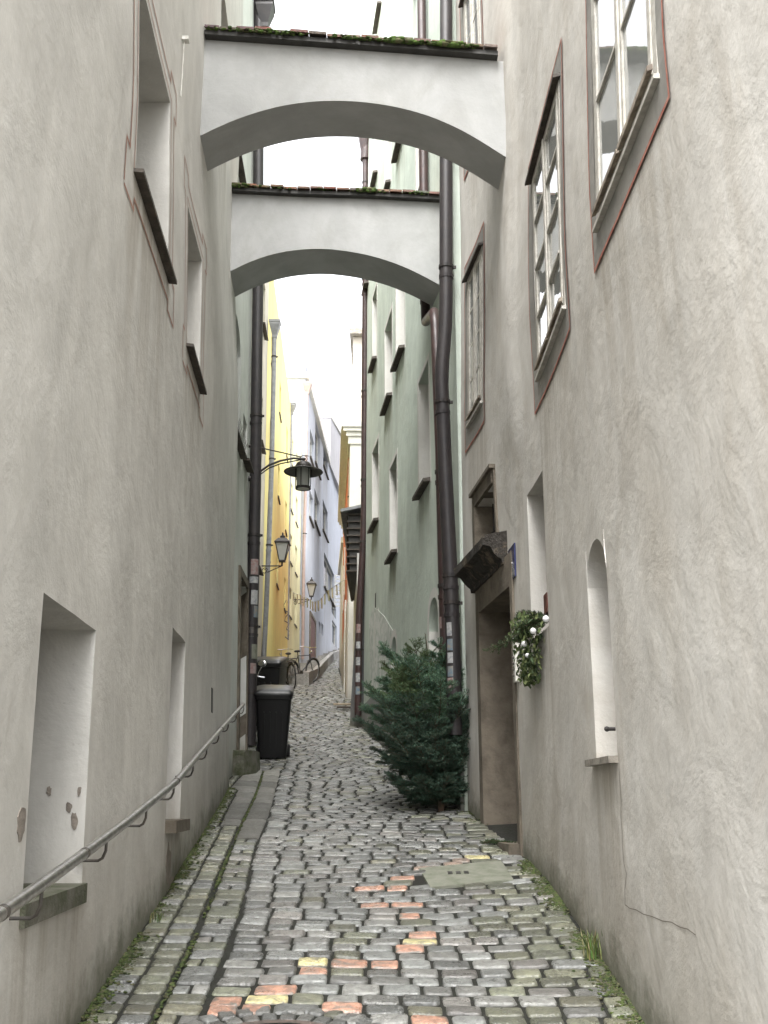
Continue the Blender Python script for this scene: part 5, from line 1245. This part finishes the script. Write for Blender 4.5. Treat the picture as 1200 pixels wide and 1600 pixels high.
def lantern(px, py0, py1, Y, W, label, side=-1):
    top, bot = atY(px, py0, Y), atY(px, py1, Y); h_ = top.z - bot.z; x, z = top.x, bot.z
    wx = W.X(Y, bot.z)
    t = thing('wall_lantern', (wx, Y, z), label, 'street lamp', 'old style lanterns on wall brackets')
    C0 = Vector((x, Y, z))
    def q4(r_): return r_ * 1.0
    b = MB(); b.lathe(C0, [(h_ * .12, h_ * .02), (h_ * .30, h_ * .60)], 4, cap=True); b.build('glass_panes', M['lampglass'], t)
    b = MB(); b.lathe(C0, [(h_ * .35, h_ * .60), (h_ * .36, h_ * .64), (h_ * .2, h_ * .78), (h_ * .11, h_ * .80), (h_ * .12, h_ * .86), (h_ * .04, h_ * .90), (h_ * .025, h_)], 4); b.ball(C0 + Vector((0, 0, h_ * .95)), h_ * .035); b.build('roof', M['iron'], t)
    b = MB()
    for k in range(4):
        a = 2 * math.pi * (k + .5) / 4; u = Vector((math.cos(a), math.sin(a), 0)); b.cyl(C0 + u * h_ * .125 + Vector((0, 0, 0)), C0 + u * h_ * .31 + Vector((0, 0, h_ * .61)), h_ * .017, n=6)
    b.lathe(C0, [(h_ * .15, -h_ * .02), (h_ * .15, h_ * .03)], 4); b.cyl(C0 - Vector((0, 0, h_ * .16)), C0, h_ * .03); b.build('frame', M['iron'], t)
    b = MB(); e_ = C0 - Vector((0, 0, h_ * .16)); b.tube([Vector((wx, Y, e_.z + .0)), e_], .014, 8)
    b.tube([e_, Vector((lerpv(wx, x, .6), Y, e_.z - h_ * .12)), Vector((lerpv(wx, x, .3), Y, e_.z - h_ * .22))], .010, 6)
    cc = Vector((lerpv(wx, x, .16), Y, e_.z - h_ * .17)); b.tube([cc + Vector((math.cos(a) * h_ * .11 * (1 - i / 34), 0, math.sin(a) * h_ * .11 * (1 - i / 34))) for i, a in enumerate([.3 + .4 * j for j in range(22)])], .008, 6)
    b.build('bracket', M['iron'], t, smooth='auto'); return t
lantern(442, 832, 877, 21.6, WL3, 'larger six sided lantern on a scrolled bracket before the yellow wall'.replace('six sided ', ''))
lantern(487, 902, 932, 34.0, WL5, 'smaller lantern farther up the lane before the pale blue wall')

# ------------------------------------------------------------------ bunting
bu = thing('bunting', (-1.6, 26, 8), 'string of pale cloth flags sagging across the lane below the open shutter', 'bunting')
bp = [atY(452, 921, 31), atY(462, 928, 30), atY(473, 931, 29), atY(483, 936, 28.2), atY(490, 941, 27.6), atY(500, 938, 26.8), atY(510, 925, 26), atY(523, 916, 25), atY(535, 908, 24), atY(550, 900, 22.5), atY(562, 893, 20.5)]
b = MB(); b.tube(bp, .006, 5); b.build('string', M['paper'], bu)
for i in range(10):
    a, c = bp[i], bp[i + 1]; d = (c - a)
    for f in (.15, .62):
        p = a + d * f; q = p + d.normalized() * .20; b = MB(); dz = Vector((U(-.02, .02), U(-.05, .05), -.26))
        b.add([p, q, q + dz - d.normalized() * .02, (p + q) / 2 + dz * 1.05 + Vector((.02, 0, 0)), p + dz + d.normalized() * .02], [(0, 1, 2, 3, 4)]); b.nonorm = True
        vs = b.v; b.v = vs + [v + Vector((0, .004, 0)) for v in vs]; b.f += [tuple(k + 5 for k in (4, 3, 2, 1, 0))]; b.m += [0]
        b.build('flag', M['flag'] if (i + (f > .5)) % 3 else M['flag2'], bu)
# ------------------------------------------------------------------ planks lying on the lane
for k, (px, py, lb) in enumerate(((536, 1104, 'upper pale plank lying on the lane near the buttress'), (540, 1109, 'lower brown plank lying on the lane near the buttress'))):
    p = ground(px, py); b = MB(); b.box((p.x, p.y, zg(p.y) + .05), (.42 - .06 * k, .16, .035), Matrix.Rotation(math.atan(.17), 3, 'X') @ Matrix.Rotation(.05 - .1 * k, 3, 'Z')); tag(b.build('plank', M['planks'] if k == 0 else M['sill'], org=p), lb, 'plank', 'planks lying on the lane')

# ------------------------------------------------------------------ house number sign, bell board, small fixtures
def wq(px, py): return WR1.hit(px, py)
a, c_ = wq(797, 860), wq(806, 900)
y0, y1 = sorted((a[0], c_[0])); z0, z1 = 3.27, 3.49; y0, y1 = 7.93, 7.93 + .0
a = wq(796.5, 857); c_ = wq(807, 903)
ys0, ys1 = min(a[0], c_[0]), max(a[0], c_[0]); ym = (ys0 + ys1) / 2
sg = thing('number_sign', WR1.P(ym, 3.3, -.01), 'blue enamel sign with pale lettering beside the door canopy', 'sign')
zs0, zs1 = wq(803, 905)[1], wq(800, 856)[1]
b = MB(); b.wbox(WR1, ym - .14, ym + .14, zs0, zs1, -.014, -.002); b.build('plate', M['signblue'], sg)
b = MB(); 
def bar(ya, yb, za, zb_): b.wbox(WR1, ym + ya, ym + yb, zs0 + (zs1 - zs0) * za, zs0 + (zs1 - zs0) * zb_, -.0175, -.0145)
bar(-.02, .012, .50, .86); bar(.012, .035, .74, .80); bar(-.045, .04, .46, .50); b.build('numeral', M['signwhite'], sg)
b = MB(); b.wbox(WR1, ym - .13, ym + .13, zs0 + .012, zs0 + (zs1 - zs0) * .2, -.0165, -.0145); b.build('pale_strip', M['zinc'], sg)
b = MB()
for i in range(3):
    for j in range(5): b.wbox(WR1, ym - .10 + j * .04, ym - .075 + j * .04, zs0 + (zs1 - zs0) * (.24 + i * .07), zs0 + (zs1 - zs0) * (.275 + i * .07), -.0165, -.0145)
b.build('lettering', M['zinc'], sg)
a = wq(808, 985); c_ = wq(811, 1065)
bl = thing('bell_board', WR1.P(7.62, 2.6, 0), 'slim white bell board with buttons on the wall below the greenery', 'doorbell')
yb_ = a[0]; zt_, zb2 = a[1], c_[1]
b = MB(); b.wbox(WR1, yb_ - .04, yb_ + .04, zb2, zt_, -.03, -.001); b.build('casing', M['white_p'], bl)
b = MB()
for i in range(4): z = zb2 + .05 + i * .045; p = WR1.P(yb_, z, -.03); b.cyl(p, p + Vector((-.012, 0, 0)), .011, n=10)
b.build('button', M['steeld'], bl)
# wall lamp fitting on left wall near first arch
a = WL1.hit(284, 62); b = MB(); b.box(WL1.P(a[0], a[1], -.03), (.05, .05, .03)); b.cyl(WL1.P(a[0], a[1] - .02, -.02), WL1.P(a[0], a[1] - .5, -.004), .004, n=5); tag(b.build('cable_clip', M['white_p'], org=WL1.P(a[0], a[1])), 'small white cable clip high on the left wall before the arch', 'cable clip')
# ------------------------------------------------------------------ cut spruce leaning at the right wall
rp = random.Random(21)
def needles(b, a, c, dens, ln, cols, w_=.0016, up=.5):
    d = c - a; L = d.length; d = d.normalized(); n = max(2, int(L * dens)); t1 = d.orthogonal().normalized(); t2 = d.cross(t1)
    for i in range(n):
        p = a + d * (L * (i + rp.random()) / n); an = rp.uniform(0, 6.283)
        o = (t1 * math.cos(an) + t2 * math.sin(an)) + d * .75 + Vector((0, 0, .15)); o.normalize(); l = ln * rp.uniform(.75, 1.15)
        s_ = o.cross(Vector((rp.uniform(-1, 1), rp.uniform(-1, 1), rp.uniform(-1, 1)))).normalized() * w_
        k = rp.uniform(.7, 1.25); c0 = cols[int(rp.random() * len(cols))]; b.col = (c0[0] * k, c0[1] * k, c0[2] * k, 1)
        b.add([p - s_, p + s_, p + o * l + s_ * .5, p + o * l - s_ * .5], [(0, 1, 2, 3)])
def interp1(x, P_):
    for (a, b), (c, d) in zip(P_, P_[1:]):
        if x <= c: return b + (d - b) * (x - a) / (c - a)
    return P_[-1][1]
def spruce(base, tip, label):
    t = thing('spruce_tree', base, label, 'conifer')
    ax = tip - base; H = ax.length; axn = ax.normalized()
    b = MB(); b.tube([base + ax * k + Vector((.01 * math.sin(k * 9), 0, 0)) for k in (0, .15, .3, .5, .7, .85, 1)], [.032, .030, .027, .02, .012, .007, .004], 8); b.build('trunk', M['bark'], t, smooth='auto')
    nb = MB(); nb.nonorm = True; nb.c = []; tw = MB()
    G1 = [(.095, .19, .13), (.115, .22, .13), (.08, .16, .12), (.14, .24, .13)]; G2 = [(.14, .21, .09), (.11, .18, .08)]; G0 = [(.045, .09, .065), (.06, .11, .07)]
    t1 = axn.orthogonal().normalized(); t2 = axn.cross(t1)
    def twig(a, dr, ln, depth, cols):
        c = a + dr * ln + Vector((0, 0, -.0)) ; tw.tube([a, c], [.0028, .0012], 4)
        needles(nb, a, c, 430, .020, cols, .0020)
    def branch(f, an, ln, cols):
        a = base + ax * f; out = t1 * math.cos(an) + t2 * math.sin(an)
        lift = .35 + .9 * f
        q = [a]; m = 7; d = (out + axn * lift).normalized()
        for i in range(m):
            d = (d + Vector((0, 0, .10 if i > 2 else -.05)) + Vector((rp.uniform(-.06, .06), rp.uniform(-.06, .06), rp.uniform(-.04, .04)))).normalized(); q.append(q[-1] + d * ln / m)
        for i, p in enumerate(q):       # stay on the lane side of the wall and above the stones
            lim = WR1.base(min(p.y, 9.9)) - .05 if p.y < 9.95 else WR2.base(p.y) - .05
            if p.x > lim: p.x = lim - rp.uniform(0, .05)
            zf = zg(p.y) + .05
            if p.z < zf: p.z = zf + rp.uniform(0, .04)
        tw.tube(q, [.007 * (1 - i / (m + 2)) * (.5 + ln) for i in range(m + 1)], 5)
        for i in range(m):
            needles(nb, q[i], q[i + 1], 330, .018, cols)
        for i in range(1, m + 1):
            for s_ in (-1, 1):
                for rep in range(2):
                    dd = (q[i] - q[i - 1]).normalized(); sd_ = dd.cross(Vector((0, 0, 1))).normalized() * s_
                    l2 = ln * .42 * (1 - .6 * i / (m + 1)) * rp.uniform(.7, 1.2) + .03
                    dr = (dd * .75 + sd_ * .85 + Vector((0, 0, rp.uniform(-.25, .35)))).normalized()
                    st = q[i - 1].lerp(q[i], rp.random()); twig(st, dr, l2, 0, cols)
                    if l2 > .09:
                        for k in (.35, .65):
                            for s2 in (-1, 1): twig(st + dr * l2 * k, (dr + s2 * dr.cross(Vector((0, 0, 1))).normalized() * .8 + Vector((0, 0, rp.uniform(-.2, .1)))).normalized(), l2 * .45, 1, cols)
        e = q[-1]; dd = (q[-1] - q[-2]).normalized()
        for s_ in (-.6, 0, .6): twig(e, (dd + dd.cross(Vector((0, 0, 1))) * s_).normalized(), .05 + ln * .1, 0, cols)
    nwh = 12
    for k in range(nwh):
        f = .05 + .60 * (k / (nwh - 1)) ** .9
        ln0 = interp1(f, ((0, .34), (.15, .56), (.35, .70), (.5, .60), (.65, .46), (.78, .22), (1, .1)))
        cnt = 8 if f < .45 else 7 if f < .85 else 5
        for j in range(cnt):
            an = 2 * math.pi * (j + rp.random() * .8) / cnt + k; out = t1 * math.cos(an) + t2 * math.sin(an)
            ln = ln0 * rp.uniform(.72, 1.12) * (1.18 if out.x < -.3 else 1)
            cols = G2 if (out.x < -.25 and f > .2 and rp.random() < .4) else (G0 if f < .3 else G1)  # low branches take darker greens: shade at the tree's foot put into colour
            branch(min(f + rp.uniform(-.015, .015), .9), an, ln, cols)
    # bare leader with its top whorl
    for f, n_, ln in ((.85, 5, .17), (.83, 3, .12), (.77, 5, .2)):
        for j in range(n_):
            an = 2 * math.pi * j / n_ + f * 9; o = (t1 * math.cos(an) + t2 * math.sin(an) + axn * .9).normalized(); a = base + ax * f; c = a + o * ln * rp.uniform(.8, 1.1); tw.tube([a, c], [.005, .003], 5); needles(nb, a, c, 700, .013, G1)
    needles(nb, base + ax * .78, tip, 600, .011, G1)
    tw.build('branches', M['bark'], t); nb.build('needles', M['leaf'], t)
    return t
base = ground(690, 1268); base = Vector((base.x, base.y, zg(base.y) - .02))
tip = atY(664, 990, base.y + .45); print('spruce', base, tip)
spruce(base, tip, 'discarded green spruce tree standing against the right wall beside the doorway')

# ------------------------------------------------------------------ greenery with baubles in the wall recess
def sprig(b, tw, a, dr, ln, cols, dens=420):
    q = [a]; d = dr.normalized()
    for i in range(5): d = (d + Vector((0, 0, -.08)) + Vector((rp.uniform(-.1, .1), rp.uniform(-.1, .1), rp.uniform(-.05, .05)))).normalized(); q.append(q[-1] + d * ln / 5)
    tw.tube(q, .003, 5)
    for i in range(5):
        needles(b, q[i], q[i + 1], dens, .022, cols, .0022)
        if i:
            for s_ in (-1, 1):
                dd = (q[i + 1] - q[i]).normalized(); o = (dd + dd.cross(Vector((0, 0, 1))).normalized() * s_ * .8).normalized(); c = q[i] + o * ln * .28; tw.tube([q[i], c], .002, 4); needles(b, q[i], c, dens, .02, cols, .0022)
bq = thing('winter_bouquet', WR1.P(6.95, 2.72, -.05), 'fir and ivy bouquet with white baubles spilling from the rectangular wall recess', 'wreath')
nb = MB(); nb.nonorm = True; nb.c = []; tw = MB(); c0 = WR1.P(6.95, 2.78, .02)
FC = [(.035, .065, .022), (.05, .085, .03), (.028, .055, .02)]
for i in range(20):
    sprig(nb, tw, c0 + Vector((rp.uniform(-.04, .06), rp.uniform(-.2, .2), rp.uniform(-.06, .05))), Vector((-1, rp.uniform(-.9, 1.1), rp.uniform(-.5, .45))), rp.uniform(.14, .27), FC)
a = wq(770 + 30, 973)
sprig(nb, tw, WR1.P(7.15, 2.72, -.02), Vector((-.62, .75, .05)), .42, FC)
nb.build('fir_sprigs', M['leaf'], bq); tw.build('stems', M['bark'], bq)
lf = MB(); lf.nonorm = True; lf.c = []
LC = [(.14, .19, .07), (.10, .14, .05), (.20, .24, .10), (.07, .11, .05)]
for i in range(950):
    t_ = rp.random(); z = 2.82 - .46 * t_; y = 7.02 + rp.gauss(0, .13 * (1.2 - .6 * t_)) + .05 * t_; rr_ = .02 + .15 * rp.random() * (1.1 - .5 * t_)
    p = WR1.P(y, z, -rr_); s_ = rp.uniform(.012, .024); n_ = Vector((-1, rp.uniform(-.9, .9), rp.uniform(-.6, .8))).normalized(); u = n_.orthogonal().normalized(); v = n_.cross(u)
    an = rp.uniform(0, 6.28); u, v = u * math.cos(an) + v * math.sin(an), v * math.cos(an) - u * math.sin(an)
    k = rp.uniform(.7, 1.2); c_ = rp.choice(LC); lf.col = (c_[0] * k, c_[1] * k, c_[2] * k, 1)
    lf.add([p - u * s_, p - v * s_ * .7 + n_ * .004, p + u * s_ * 1.1, p + v * s_ * .7 + n_ * .004], [(0, 1, 2, 3)])
lf.build('ivy_leaves', M['leaf'], bq)
for px, py in ((833, 986), (819, 1006), (853, 967), (824, 1024)):
    y, z = WR1.hit(px, py, d=-.13); b = MB(); b.ball(WR1.P(y, z, -.13), (.021 if py != 1024 else .015), 14); b.build('bauble', M['bauble'], bq, smooth=True)
b = MB(); c1 = WR1.P(6.78, 2.86, .10); b.tube([c1 + Vector((0, .13 * math.cos(a), .02 + .17 * math.sin(a))) for a in [math.pi * i / 12 for i in range(13)]], .007, 6); b.build('hoop', M['white_p'], bq)
b = MB(); b.wbox(WR1, 6.70, 6.82, 2.80, 2.93, .0, .10); b.build('dark_red_box', M['woodred'], bq)
# fallen fir twigs on the door step
tz = MB(); tz.nonorm = True; tz.c = []; tw = MB(); p0 = ground(772, 1322)
for i in range(9): sprig(tz, tw, p0 + Vector((rp.uniform(-.12, .08), rp.uniform(-.1, .1), .03)), Vector((rp.uniform(-1, 1), rp.uniform(-.6, .6), .1)), rp.uniform(.1, .2), FC, 300)
ft = thing('fir_twigs', p0, 'dark fir twigs lying at the foot of the stone doorway', 'twigs'); tz.build('needles', M['leaf'], ft); tw.build('stems', M['bark'], ft)
